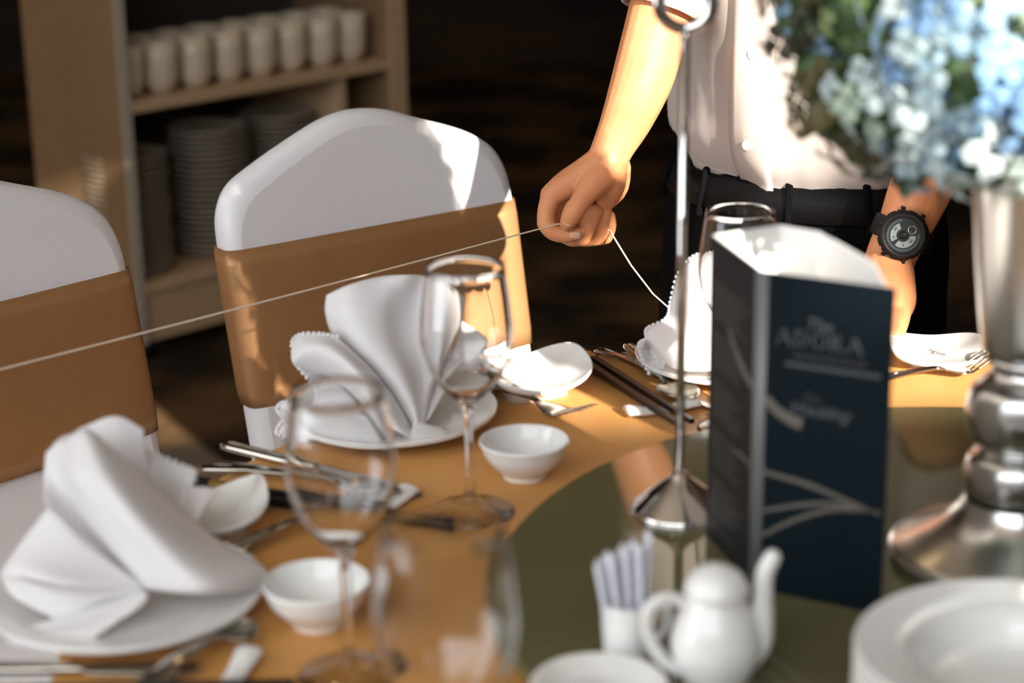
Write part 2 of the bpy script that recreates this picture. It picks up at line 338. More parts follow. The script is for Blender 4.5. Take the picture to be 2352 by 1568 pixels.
# ------------------------------------------------------------------ chairs in white covers with bronze sashes
def chair(label, c, ang):
    """c: centre of the back at z=.79, ang: direction of the back's width"""
    base = Vector((c[0], c[1], 0)); t = thing('banquet_chair', label, 'chair', base, ang, 'covered banquet chairs')
    # local: x along width, -y towards the table, recline about z
    REC = .20; HW = .197
    def back(z): return (.79-z)*-REC      # local y of the back's mid plane at height z (lower = nearer the table)
    prof = [(-1.0, 0), (-.985, .038), (-.90, .068), (-.72, .088), (-.42, .113), (-.2, .128), (0, .133), (.2, .128), (.42, .113), (.72, .092), (.90, .07), (.985, .038), (1., 0)]
    top = spline([Vector((a*HW, h, 0)) for a, h in prof], 61)
    # rounded slab: rings inset from the outline
    def ring(inset, yoff):
        pts = []
        for i, p in enumerate(top):
            x = p.x*(1-inset/HW); h = p.y-inset*(1 if p.y > .02 else p.y/.02)
            z = .79+h; pts.append(V(x, back(z)+yoff, z))
        lower = []
        for i in range(1, 13):
            z = .79-i*(.79-.46)/12; lower.append((z))
        right = [V(HW*(1-inset/HW)*(1-.02*(.79-z)/.3), back(z)+yoff, z) for z in lower]
        left = [V(-HW*(1-inset/HW)*(1-.02*(.79-z)/.3), back(z)+yoff, z) for z in reversed(lower)]
        return pts+right+left
    T = .021
    secs = [(.016, -T), (.006, -T*.86), (.0015, -T*.5), (0, 0), (.0015, T*.5), (.006, T*.86), (.016, T)]
    rings = [ring(i, y) for i, y in secs]; n = len(rings[0]); v = [p for r in rings for p in r]; f = []
    for k in range(len(rings)-1):
        for i in range(n): j = (i+1) % n; f.append((k*n+i, (k+1)*n+i, (k+1)*n+j, k*n+j))
    # front and back skins as column strips, slightly dished
    def skin(yo, k0, flip):
        R0 = rings[k0]; m = 24; rows = []
        xs = [p.x/HW for p in top]; hts = [max(p.y, 0) for p in top]
        for r_ in range(15):
            u = r_/14; row = []
            for x in xs:
                X = x*(HW-.016); hh = hts[xs.index(x)]
                zt = .79+hh-.016*min(1, hh/.02); z = .46+(zt-.46)*u
                X2 = X if z > .79 else X*(1-.02*(.79-z)/.3)
                row.append(V(X2, back(z)+yo+(-.006 if yo < 0 else .006)*(1-x*x)*math.sin(math.pi*u)*(-1 if yo < 0 else 1), z))
            rows.append(row)
        g = grid(rows); return g if not flip else (g[0], [tuple(reversed(q)) for q in g[1]])
    obj('back_cover', join((v, f), skin(-T, 0, False), skin(T, -1, True)), 'spandex', t)
    # sash band, hugging the slab
    def band(z, e):
        a = HW*(1-.02*(.79-z)/.3)+e; y = back(z); pts = []
        TT = T+e
        for i in range(60):
            g = 2*math.pi*i/60; c_, s_ = math.cos(g), math.sin(g)
            pts.append(V(a*math.copysign(abs(c_)**.16, c_), y+TT*math.copysign(abs(s_)**.42, s_) - (0.0), z))
        return pts
    rr = [band(.795-.175*i/10, .0025+(.0012 if i in (0, 10) else 0)*-1) for i in range(11)]
    v, f = [p for r in rr for p in r], []
    for k in range(10):
        for i in range(60): j = (i+1) % 60; f.append((k*60+i, k*60+j, (k+1)*60+j, (k+1)*60+i))
    solidify(obj('sash', (v, f), 'sash', t), .0012)
    # seat with skirt
    yb = back(.46)
    obj('seat_cover', box(-.2, .2, yb-.31, yb+.03, .40, .465, .02), 'spandex', t)
    sk = []
    for z, e in ((.42, .0), (.25, -.012), (.12, -.008), (.02, .004)):
        a, b0, b1 = .2+e, yb-.31-e, yb+.03+e; pts = []
        cs = [(-a, b0), (a, b0), (a, b1), (-a, b1)]
        for q in range(4):
            (x0, y0), (x1, y1) = cs[q], cs[(q+1) % 4]
            for s_ in range(8): u = s_/8; inn = .05*math.sin(math.pi*u)*(1-(z-.02)/.4); pts.append(V(x0+(x1-x0)*u, y0+(y1-y0)*u, z+inn*.8))
        sk.append(pts)
    v, f = [p for r in sk for p in r], []
    for k in range(3):
        for i in range(32): j = (i+1) % 32; f.append((k*32+i, k*32+j, (k+1)*32+j, (k+1)*32+i))
    solidify(obj('skirt', (v, f), 'spandex', t), .001)
    for x in (-.185, .185):
        for y in (yb-.29, yb+.01): obj('leg', tube([V(x, y, .012), V(x, y, .40)], .011, 10, cap=False), 'steel', t)
    return t
chair('white covered chair with bronze sash, its whole rounded back in view', (-.162, 2.172), R_(36.0))
chair('white covered chair with bronze sash, cut off by the left edge', (-.554, 1.848), R_(46.7))

# ------------------------------------------------------------------ table, cloth and turntable
tab = thing('round_table', 'round banquet table standing under the gold cloth', 'table', (TC.x, TC.y, 0))
obj('tabletop', lathe([(0, .716), (TR-.006, .716), (TR-.004, .72), (TR-.004, .744), (TR-.008, .7475), (0, .7475)], 96), 'laminate', tab)
obj('pedestal', lathe([(0, 0), (.26, 0), (.27, .02), (.08, .06), (.05, .12), (.045, .60), (.12, .70), (.14, .716), (0, .716)], 32), 'black_lacquer', tab)
v, f = [], []; SEG = 240
rs = [(.0, TZ), (.2, TZ), (.4, TZ), (.56, TZ), (TR-.012, TZ), (TR-.004, TZ-.002), (TR+.0005, TZ-.008), (TR+.002, TZ-.03), (TR+.006, TZ-.12), (TR+.010, TZ-.3), (TR+.014, TZ-.5), (TR+.016, TZ-.72)]
v.append(V(0, 0, TZ))
for k, (r, z) in enumerate(rs[1:]):
    for i in range(SEG):
        g = 2*math.pi*i/SEG; dr = 0 if z > TZ-.03 else min(1, (TZ-.03-z)/.3)*(.012*math.sin(g*26+math.sin(g*5))+.004*math.sin(g*11+1))
        v.append(V((r+dr)*math.cos(g), (r+dr)*math.sin(g), z))
for i in range(SEG): f.append((0, 1+i, 1+(i+1) % SEG))
for k in range(len(rs)-2):
    for i in range(SEG): a = 1+k*SEG; j = (i+1) % SEG; f.append((a+i, a+SEG+i, a+SEG+j, a+j))
o = obj('tablecloth', (v, f), 'cloth'); o.location = (TC.x, TC.y, 0); tag(o, 'gold satin cloth draped over the round banquet table', 'tablecloth'); solidify(o, .0012, -1)
LR = .362
ls = thing('turntable', 'round smoked green glass turntable in the middle of the table', 'turntable', (TC.x+.01, TC.y, TZ))
obj('glass_disc', lathe([(0, LZ-TZ-.009), (LR-.003, LZ-TZ-.009), (LR, LZ-TZ-.006), (LR, LZ-TZ-.003), (LR-.003, LZ-TZ), (0, LZ-TZ)], 128), 'susan', ls, angle=30)
obj('bearing', lathe([(0, .0), (.13, 0), (.13, LZ-TZ-.0095), (0, LZ-TZ-.0095)], 48), 'black_lacquer', ls, angle=30)

# ------------------------------------------------------------------ tableware
gl_prof_out = smooth_prof([(.0, .0), (.020, .0), (.0345, .0006), (.0350, .0016), (.033, .0028), (.018, .006), (.0075, .0105), (.0042, .018), (.0034, .045), (.0036, .075), (.0048, .088), (.010, .097), (.021, .108), (.031, .124), (.0362, .143), (.0368, .155), (.0345, .180), (.0305, .206)], 70)
gl_in = smooth_prof([(.0298, .206), (.0338, .180), (.0361, .155), (.0355, .143), (.0302, .1242), (.0200, .1090), (.008, .0995), (0, .0975)], 30)
glass_mesh = lathe(gl_prof_out+[(.0303, .2064), (.0300, .2064)]+gl_in, 64)
gm = None
def wine_glass(px, py, label, s=1.0, z=TZ, pos=None):
    global gm
    p = pos or at(px, py, z=z)
    if gm is None: gm = obj('wine_glass', glass_mesh, 'glass'); o = gm
    else: o = gm.copy(); COL.objects.link(o)
    o.location = p; o.scale = (s, s, s); tag(o, label, 'wine glass', 'wine glasses on the table'); return o
wine_glass(1081, 1177, 'clear wine glass standing in front of the folded napkin in the middle', s=.972)
wine_glass(804, 1552, 'clear wine glass beside the front sauce bowl, black chopsticks seen through it', s=.95)
wine_glass(1690, 985, 'clear wine glass standing behind the navy menu card', s=.95)
wine_glass(0, 0, 'large blurred wine glass closest to the camera at the lower edge', pos=V(-.036, .885, TZ), s=1.0)
bowl_prof = [(0, .0035), (.014, .0035), (.0155, 0), (.018, 0), (.019, .004), (.0235, .0072), (.0322, .0178), (.0364, .0285), (.0372, .0305), (.0365, .0318), (.0352, .031), (.028, .019), (.019, .0105), (.010, .008), (0, .0078)]
def bowl(px, py, label):
    return solo('sauce_bowl', xf(lathe(smooth_prof(bowl_prof, 60), 56), Matrix.Translation(at(px, py, z=TZ))), 'china', at(px, py, z=TZ), label, 'bowl', 'white sauce bowls')
bowl(1205, 1092, 'small white sauce bowl beside the middle wine glass')
bowl(731, 1430, 'small white sauce bowl beside the front plate on the left')
PL = {}
def plate(k, px, py, label):
    c = at(px, py, z=TZ+.016); c.z = TZ; PL[k] = c
    solo('dinner_plate', xf(lathe(smooth_prof(plate_prof, 70), 72), Matrix.Translation(c)), 'china', c, label, 'plate', 'white plates at the places')
plate(1, 290, 1352, 'white round plate at lower left under a spread napkin')
plate(2, 893, 935, 'white round plate under the standing napkin in front of the whole chair')
plate(3, 1690, 808, 'white round plate under the sunlit napkin behind the menu card')
def side_dish(c, rz, label, hw=.052, lift=.028):
    """square dish with rounded, rising corners"""
    rings = []; n = 56; ts = [0, .2, .4, .55, .7, .82, .92, .98, 1.0]
    def R(g): c_, s_ = abs(math.cos(g)), abs(math.sin(g)); e = 4.2; return hw/((c_**e+s_**e)**(1/e))
    def zt(g, t): return .0075+lift*(.28+.72*math.cos(g)**2 if True else 1)*t**2.6
    for t in ts[1:]:
        rings.append([V(R(2*math.pi*i/n)*t*math.cos(2*math.pi*i/n), R(2*math.pi*i/n)*t*math.sin(2*math.pi*i/n), zt(2*math.pi*i/n, t)) for i in range(n)])
    up = rings; lo = []
    for t, dz in ((1.012, -.0018), (.97, -.0045), (.85, -.0048), (.62, -.005)):
        lo.append([V(R(2*math.pi*i/n)*t*math.cos(2*math.pi*i/n), R(2*math.pi*i/n)*t*math.sin(2*math.pi*i/n), zt(2*math.pi*i/n, min(t, 1))+dz) for i in range(n)])
    lo.append([V(.62*R(2*math.pi*i/n)*math.cos(2*math.pi*i/n), .62*R(2*math.pi*i/n)*math.sin(2*math.pi*i/n), .0) for i in range(n)])
    lo.append([V(.58*R(2*math.pi*i/n)*math.cos(2*math.pi*i/n), .58*R(2*math.pi*i/n)*math.sin(2*math.pi*i/n), .0) for i in range(n)])
    al = up+lo; v = [V(0, 0, .0075)]+[p for r in al for p in r]+[V(0, 0, .001)]; f = []
    for i in range(n): f.append((0, 1+i, 1+(i+1) % n))
    for k in range(len(al)-1):
        for i in range(n): a = 1+k*n; j = (i+1) % n; f.append((a+i, a+n+i, a+n+j, a+j))
    a = 1+(len(al)-1)*n
    for i in range(n): f.append((a+i, len(v)-1, a+(i+1) % n))
    o = obj('side_dish', (v, f), 'china'); o.location = c; o.rotation_euler = (0, 0, rz); return tag(o, label, 'dish', 'white square side dishes')
side_dish(at(1216, 896, z=TZ), R_(22), 'white square dish with raised corners right of the middle napkin', .051, .030)
side_dish(at(488, 1213, z=TZ), R_(16), 'white square dish half hidden behind the left napkin', .042, .030)
sd3 = side_dish(at(2150, 826, z=TZ), R_(-4), 'white square dish printed with a small dark logo near the silver vase', .046, .013)
lg = join(xf(text_mesh('ADORA', .0062), Matrix.Translation((0, 0, 0))), xf(text_mesh('The', .004, .3), Matrix.Translation((0, .006, 0))))
obj('logo_print', lg, 'dark_print', sd3, False, loc=(.001, -.004, .0090), rot=(0, 0, R_(125)))

# cutlery ------------------------------------------------------------
def handle_loft(xs, ws, zs, th):
    """flat bar along x with widths ws, mid heights zs and thickness th"""
    n = 12; rows = []
    for x, w_, z, t_ in zip(xs, ws, zs, th):
        rows.append([V(x, w_*math.copysign(abs(math.cos(g))**.6, math.cos(g)), z+t_*math.copysign(abs(math.sin(g))**.6, math.sin(g))) for g in [2*math.pi*i/n for i in range(n)]])
    v = [p for r in rows for p in r]; f = []
    for k in range(len(rows)-1):
        for i in range(n): j = (i+1) % n; f.append((k*n+i, k*n+j, (k+1)*n+j, (k+1)*n+i))
    f.append(tuple(range(n))); f.append(tuple((len(rows)-1)*n+i for i in reversed(range(n)))); return v, f
def cut_handle(L):
    return handle_loft([0, .003, .012, L*.35, L*.7, L*.92, L], [.004, .0085, .0098, .0075, .0045, .003, .0032], [.003, .0032, .0045, .008, .009, .008, .0065], [.0012, .0018, .002, .002, .0019, .0018, .0016])
def groove(L): return join(*[handle_loft([.012, L*.45, L*.6], [.0007, .0007, .0004], [.0065, .0102, .0105], [.0006, .0006, .0004]) for _ in (0,)])
def orient(o, a, b_, lift=0.):
    a, b_ = Vector(a), Vector(b_); d = b_-a; o.location = a+V(0, 0, lift); o.rotation_euler = (0, -math.atan2(d.z, V(d.x, d.y).length), math.atan2(d.y, d.x)); return o
def spoon(a, b_, label, L=.19):
    t = thing('spoon', label, 'spoon', group='steel cutlery'); orient(t, a, b_)
    obj('handle', cut_handle(L*.72), 'steel', t); obj('ridge', groove(L*.72), 'steel', t)
    rows = []; x0, x1 = L*.715, L
    for j in range(17):
        u = j/16; wdt = .0195*math.sin(math.pi*min(1, (.06+.94*u))**.85)**.75 if u < 1 else 0.0005; wdt = max(wdt, .0016)
        row = []
        for i in range(13):
            q = -1+2*i/12; row.append(V(x0+(x1-x0)*u, q*wdt, .0068+.001*u-.0062*(1-q*q)*math.sin(math.pi*u)**.7))
        rows.append(row)
    solidify(obj('bowl', grid(rows), 'steel', t), .0012)
    return t
def fork(a, b_, label, L=.19):
    t = thing('fork', label, 'fork', group='steel cutlery'); orient(t, a, b_)
    obj('handle', cut_handle(L*.62), 'steel', t); obj('ridge', groove(L*.62), 'steel', t)
    def zc(u): return .0065-.0055*math.sin(math.pi*min(u*1.15, 1))+.010*max(0, u-.45)
    x0 = L*.615; hl = L*.385; rows = []
    for j in range(9):
        u = j/8*.5; wdt = .003+.0095*min(1, u/.3)**1.3; rows.append([V(x0+hl*u, (-1+2*i/8)*wdt, zc(u)) for i in range(9)])
    solidify(obj('head', grid(rows), 'steel', t), .0016)
    for q in (-1, -.333, .333, 1):
        obj('tine', handle_loft([x0+hl*u for u in (.48, .6, .75, .9, 1.)], [.0021, .0017, .0015, .0012, .0005], [zc(u) for u in (.48, .6, .75, .9, 1.)], [.0009, .0009, .0008, .0007, .0004]), 'steel', t, loc=(0, q*.0102, 0))
    return t
def knife(a, b_, label, L=.21):
    t = thing('knife', label, 'knife', group='steel cutlery'); orient(t, a, b_)
    obj('handle', handle_loft([0, .003, .01, L*.3, L*.46, L*.48], [.003, .0055, .0062, .006, .005, .004], [.004]*6, [.002, .0032, .0036, .0036, .003, .002]), 'steel', t)
    obj('ridge', handle_loft([.008, L*.3, L*.42], [.0012, .0012, .0008], [.0074]*3, [.0005]*3), 'steel', t)
    obj('blade', handle_loft([L*.475, L*.52, L*.7, L*.9, L*.97, L], [.0035, .0085, .0098, .0092, .006, .0012], [.0035]*6, [.0016, .0013, .0012, .001, .0008, .0005]), 'steel', t)
    return t
def chopstick(a, b_, label, L=.235):
    t = thing('chopstick', label, 'chopstick', group='black chopsticks'); orient(t, a, b_)
    def sq(x0, x1, w0, w1):
        v = []
        for x, w_ in ((x0, w0), (x1, w1)): v += [V(x, -w_, -w_), V(x, w_, -w_), V(x, w_, w_), V(x, -w_, w_)]
        return v, [(3, 2, 1, 0), (4, 5, 6, 7)]+[(i, (i+1) % 4, 4+(i+1) % 4, 4+i) for i in range(4)]
    obj('shaft', sq(0, L, .0037, .0022), 'black_lacquer', t, False)
    obj('gold_band', sq(.014, .030, .00385, .00375), 'gold_print', t, False)
    for k in (0, 1): obj('band_mark', xf(text_mesh('8' if k else '2', .0055, 0, .00005), Matrix.Translation((.019+.006*k, 0, .0039))), 'black_lacquer', t, False)
    return t
def rest(c, rz, label):
    xs = [-.034, -.031, -.02, -.008, 0, .008, .02, .031, .034]; hs = [.0105, .0115, .0085, .0062, .0058, .0062, .0085, .0115, .0105]
    rows = []
    n = 16
    for x, h in zip(xs, hs):
        wd = .0075+.0025*(abs(x)/.034)**2; rows.append([V(x, wd*math.cos(2*math.pi*i/n), max(0, h*.55+h*.45*math.sin(2*math.pi*i/n))+.0 if math.sin(2*math.pi*i/n) > 0 else max(0., h*.55*(1+math.sin(2*math.pi*i/n)) if abs(x) < .03 else h*.55+.3*h*math.sin(2*math.pi*i/n))) for i in range(n)])
    v = [p for r in rows for p in r]; f = []
    for k in range(len(rows)-1):
        for i in range(n): j = (i+1) % n; f.append((k*n+i, k*n+j, (k+1)*n+j, (k+1)*n+i))
    f.append(tuple(reversed(range(n)))); f.append(tuple((len(rows)-1)*n+i for i in range(n)))
    o = obj('chopstick_rest', (v, f), 'china'); o.location = c; o.rotation_euler = (0, 0, rz); return tag(o, label, 'chopstick rest', 'white chopstick rests')
def zt(px, py, dz=.0): return at(px, py, z=TZ+dz)
# middle place: knife, spoon, chopsticks between the left and middle plates
knife(zt(512, 1030), zt(968, 1146), 'steel knife lying by the middle plate, tip past the glass', .215)
spoon(zt(462, 1078, .001), zt(880, 1142, .004), 'steel spoon between the knife and black chopsticks near the left dish')
chopstick(zt(452, 1108, .005), zt(948, 1183, .010), 'black chopstick on the side nearer the spoon, behind the front glass')
chopstick(zt(448, 1124, .005), zt(940, 1197, .010), 'black chopstick on the side nearer the sauce bowl, behind the front glass')
rest(zt(890, 1172), R_(62), 'white chopstick rest seen right of the front wine glass')
fork(zt(1040, 885), zt(1316, 955, .004), 'steel fork below the square dish beside the middle plate', .17)
fork(zt(500, 1295), zt(690, 1215, .002), 'steel fork between the left plate and the front wine glass', .17)
# right place
chopstick(zt(1312, 812, .006), zt(1545, 965, .010), 'black chopstick with gold band, left of the pair by the sunlit napkin')
chopstick(zt(1333, 806, .006), zt(1566, 952, .010), 'black chopstick with gold band, right of the pair by the sunlit napkin')
rest(zt(1520, 948), R_(20), 'white chopstick rest under the gold banded pair')
spoon(zt(1378, 808, .001), zt(1560, 912, .004), 'steel spoon lying beside the gold banded chopsticks')
knife(zt(1440, 800), zt(1640, 945), 'steel knife half hidden behind the chrome stand and napkin', .21)
fork(zt(1960, 900), zt(2122, 868, .004), 'steel fork in front of the printed square dish', .15)
# lower left place
knife(zt(-60, 1548), zt(330, 1545), 'steel knife along the lower left edge of the picture', .15)
spoon(zt(330, 1585, .001), zt(470, 1505, .003), 'steel spoon crossing the lower left corner', .10)
chopstick(zt(-40, 1590, .005), zt(560, 1572, .010), 'black chopstick lying at the lower left edge', .20)
rest(zt(535, 1568), R_(78), 'white chopstick rest at the lower left edge')

# ------------------------------------------------------------------ napkins
def napkin(name, label, base, patches, edges, tucks=()):
    t = thing(name, label, 'napkin', base, group='folded white napkins')
    o = wobj('cloth', join(*patches), 'napkin', t); solidify(o, .0013, 0)
    bs = []
    for e in edges:
        pts = [Vector(p) for p in e]; q = spline(pts, 40); L = sum((q[i+1]-q[i]).length for i in range(39)); n = max(4, int(L/.0042)); q = spline(pts, n)
        for p in q:
            vv, ff = lathe([(0, -.0022), (.0018, -.0012), (.0023, 0), (.0018, .0012), (0, .0022)], 7); bs.append(xf((vv, ff), Matrix.Translation(p)))
    if bs: wobj('scalloped_edging', join(*bs), 'napkin', t)
    return t
P = at
# --- left napkin, spread on the plate
y0 = PL[1].y
b1 = PL[1].copy(); b1.z = TZ+.009
O = P(335, 1350, y0-.02)
A1 = surf([[P(150, 1008, y0+.055), P(190, 985, y0+.05), P(225, 1000, y0+.05)],
           [P(172, 1090, y0+.018), P(245, 1085, y0+.008), P(318, 1085, y0+.045)],
           [P(232, 1185, y0-.005), P(325, 1190, y0-.022), P(420, 1175, y0+.04)],
           [P(290, 1280, y0-.018), P(410, 1282, y0-.038), P(530, 1262, y0+.025)],
           [P(325, 1335, y0-.022), P(470, 1342, y0-.05), P(612, 1308, y0+.005)],
           [P(337, 1352, y0-.022), P(470, 1362, y0-.048), P(600, 1352, y0-.006)]], 30, 34)
A2 = surf([[P(106, 1040, y0+.07), P(130, 1018, y0+.06), P(150, 1008, y0+.055)],
           [P(103, 1110, y0+.05), P(135, 1100, y0+.05), P(172, 1090, y0+.018)],
           [P(112, 1165, y0+.025), P(170, 1185, y0+.04), P(232, 1185, y0-.005)],
           [P(215, 1262, y0+.0), P(255, 1278, y0+.015), P(290, 1280, y0-.018)],
           [P(333, 1348, y0-.02), P(334, 1350, y0-.018), P(336, 1352, y0-.022)]], 18, 26)
A3 = surf([[P(112, 1165, y0+.025), P(215, 1262, y0+.0), P(333, 1348, y0-.02)],
           [P(60, 1230, y0+.02), P(160, 1300, y0-.015), P(332, 1350, y0-.022)],
           [P(20, 1285, y0+.01), P(120, 1335, y0-.03), P(332, 1352, y0-.024)],
           [P(0, 1322, y0+.0), P(130, 1352, y0-.018), P(332, 1353, y0-.022)]], 26, 20)
A4 = surf([[P(0, 1322, y0+.0), P(60, 1335, y0-.03), P(150, 1350, y0-.03), P(332, 1353, y0-.022)],
           [P(35, 1372, y0-.02), P(95, 1385, y0-.035), P(180, 1372, y0-.04), P(333, 1356, y0-.024)],
           [P(125, 1420, y0-.045), P(170, 1408, y0-.045), P(240, 1380, y0-.038), P(334, 1358, y0-.025)]], 22, 16)
A5 = surf([[P(125, 1420, y0-.046), P(220, 1390, y0-.04), P(334, 1357, y0-.025)],
           [P(20, 1455, y0-.052), P(200, 1425, y0-.05), P(338, 1362, y0-.03)],
           [P(12, 1462, y0-.058), P(180, 1450, y0-.06), P(330, 1385, y0-.045)],
           [P(30, 1485, y0-.062), P(160, 1492, y0-.068), P(270, 1425, y0-.058)]], 20, 20)
A6 = surf([[P(180, 985, y0+.085), P(265, 955, y0+.09), P(330, 985, y0+.09)],
           [P(240, 1060, y0+.07), P(290, 1050, y0+.075), P(338, 1050, y0+.085)],
           [P(320, 1160, y0+.05), P(345, 1140, y0+.06), P(360, 1130, y0+.075)]], 18, 18)
A7 = surf([[P(338, 1040, y0+.095), P(385, 1056, y0+.1), P(432, 1076, y0+.10), P(447, 1090, y0+.098)],
           [P(350, 1100, y0+.075), P(390, 1115, y0+.085), P(425, 1130, y0+.09), P(436, 1135, y0+.088)],
           [P(365, 1150, y0+.05), P(390, 1170, y0+.06), P(405, 1178, y0+.065), P(412, 1178, y0+.065)]], 18, 16)
A8 = surf([[P(420, 1120, y0+.085), P(470, 1118, y0+.085), P(500, 1126, y0+.08)],
           [P(415, 1160, y0+.06), P(450, 1165, y0+.07), P(475, 1160, y0+.065)],
           [P(410, 1195, y0+.045), P(440, 1205, y0+.05), P(452, 1200, y0+.045)]], 14, 14)
A9 = surf([[P(106, 1040, y0+.07), P(150, 1000, y0+.08), P(225, 1000, y0+.09)], [P(103, 1110, y0+.05), P(180, 1120, y0+.09), P(330, 1120, y0+.10)], [P(112, 1165, y0+.025), P(220, 1220, y0+.07), P(420, 1200, y0+.08)]], 14, 14)
napkin('napkin', 'white napkin folded like a spread fan at the lower left', b1, [A1, A2, A3, A4, A5, A6, A7, A8, A9],
       [[P(338, 1038, y0+.095), P(385, 1054, y0+.1), P(432, 1074, y0+.10), P(448, 1088, y0+.098), P(437, 1135, y0+.088)]])
# --- middle napkin, standing fan with a curled tail
y0 = PL[2].y
b2 = PL[2].copy(); b2.z = TZ+.009
B1 = surf([[P(750, 678, y0+.03), P(800, 655, y0+.02), P(870, 636, y0+.03), P(940, 631, y0+.03), P(985, 636, y0+.045), P(1030, 655, y0+.03), P(1066, 682, y0+.04)],
           [P(748, 720, y0+.025), P(800, 725, y0+.0), P(870, 715, y0+.005), P(915, 700, y0+.025), P(960, 705, y0+.035), P(1015, 720, y0+.01), P(1062, 720, y0+.035)],
           [P(770, 775, y0+.02), P(830, 790, y0-.012), P(885, 785, y0-.01), P(925, 775, y0+.015), P(965, 775, y0+.02), P(1010, 785, y0+.0), P(1042, 775, y0+.03)],
           [P(850, 850, y0+.0), P(885, 855, y0-.03), P(920, 850, y0-.03), P(945, 845, y0-.01), P(970, 845, y0+.0), P(1000, 845, y0-.005), P(1018, 835, y0+.02)],
           [P(920, 930, y0-.03), P(940, 935, y0-.045), P(952, 930, y0-.045), P(962, 925, y0-.035), P(970, 920, y0-.03), P(982, 915, y0-.025), P(992, 905, y0-.01)],
           [P(955, 985, y0-.05), P(958, 988, y0-.055), P(961, 990, y0-.056), P(964, 990, y0-.054), P(967, 985, y0-.052), P(970, 980, y0-.05), P(973, 975, y0-.045)]], 44, 36)
B2 = surf([[P(672, 790, y0+.01), P(690, 770, y0+.012), P(735, 768, y0+.0), P(775, 775, y0-.005)],
           [P(672, 830, y0-.005), P(710, 800, y0-.018), P(775, 805, y0-.03), P(850, 845, y0-.02)],
           [P(700, 855, y0+.01), P(745, 840, y0-.02), P(830, 865, y0-.05), P(905, 915, y0-.035)],
           [P(760, 868, y0+.02), P(800, 880, y0-.02), P(870, 930, y0-.06), P(945, 985, y0-.05)],
           [P(815, 900, y0+.0), P(845, 930, y0-.03), P(905, 985, y0-.065), P(962, 1012, y0-.062)]], 32, 32)
B3 = surf([[P(672, 800, y0+.01), P(685, 840, y0+.0), P(715, 880, y0-.005), P(722, 915, y0-.01), P(700, 935, y0-.01), P(675, 945, y0+.0)],
           [P(700, 800, y0+.02), P(720, 845, y0+.01), P(755, 885, y0+.005), P(770, 920, y0-.01), P(755, 945, y0-.03), P(720, 960, y0-.03)],
           [P(735, 800, y0+.03), P(760, 850, y0+.025), P(800, 895, y0+.01), P(830, 930, y0-.015), P(840, 955, y0-.04), P(830, 970, y0-.045)]], 34, 16)
B4 = surf([[P(640, 935, y0+.01), P(655, 925, y0+.0), P(690, 935, y0-.02), P(760, 945, y0-.03), P(860, 955, y0-.045)],
           [P(668, 960, y0-.01), P(690, 950, y0-.03), P(740, 965, y0-.045), P(800, 970, y0-.055), P(880, 980, y0-.06)],
           [P(650, 975, y0-.005), P(680, 985, y0-.03), P(730, 990, y0-.055), P(800, 995, y0-.065), P(900, 1005, y0-.068)],
           [P(640, 995, y0-.01), P(668, 1005, y0-.035), P(730, 1012, y0-.058), P(800, 1018, y0-.066), P(905, 1025, y0-.068)]], 34, 26)
B5 = surf([[P(1060, 735, y0+.05), P(1100, 760, y0+.045), P(1125, 785, y0+.03)],
           [P(1040, 800, y0+.03), P(1070, 830, y0+.02), P(1095, 825, y0+.015)],
           [P(1010, 860, y0+.01), P(1030, 860, y0+.005), P(1050, 850, y0+.005)],
           [P(975, 970, y0-.04), P(980, 965, y0-.04), P(985, 960, y0-.04)]], 16, 20)
B6 = surf([[P(750, 678, y0+.032), P(900, 645, y0+.06), P(1066, 684, y0+.042)], [P(770, 775, y0+.025), P(900, 780, y0+.06), P(1042, 778, y0+.032)], [P(860, 860, y0+.01), P(930, 870, y0+.03), P(1015, 850, y0+.02)], [P(950, 975, y0-.03), P(965, 975, y0-.02), P(975, 970, y0-.03)]], 16, 16)
B7 = surf([[P(950, 960, y0-.048), P(985, 975, y0-.05), P(1025, 985, y0-.045)], [P(945, 990, y0-.058), P(965, 1000, y0-.062), P(1010, 1000, y0-.058)], [P(940, 1005, y0-.064), P(958, 1012, y0-.066), P(975, 1010, y0-.066)]], 12, 10)
napkin('napkin', 'white napkin standing in a fan with a curled scalloped tail', b2, [B1, B2, B3, B4, B5, B6, B7],
       [[P(775, 773, y0-.005), P(735, 766, y0+.0), P(690, 768, y0+.012), P(671, 790, y0+.01), P(685, 840, y0+.0), P(715, 880, y0-.005), P(723, 915, y0-.01), P(700, 936, y0-.01), P(675, 946, y0+.0)],
        [P(690, 933, y0-.018), P(655, 923, y0+.0), P(637, 935, y0+.01), P(645, 952, y0+.005), P(668, 962, y0-.01)], [P(665, 960, y0-.01), P(645, 972, y0-.005), P(636, 995, y0-.01), P(668, 1008, y0-.035), P(690, 1010, y0-.045)]])
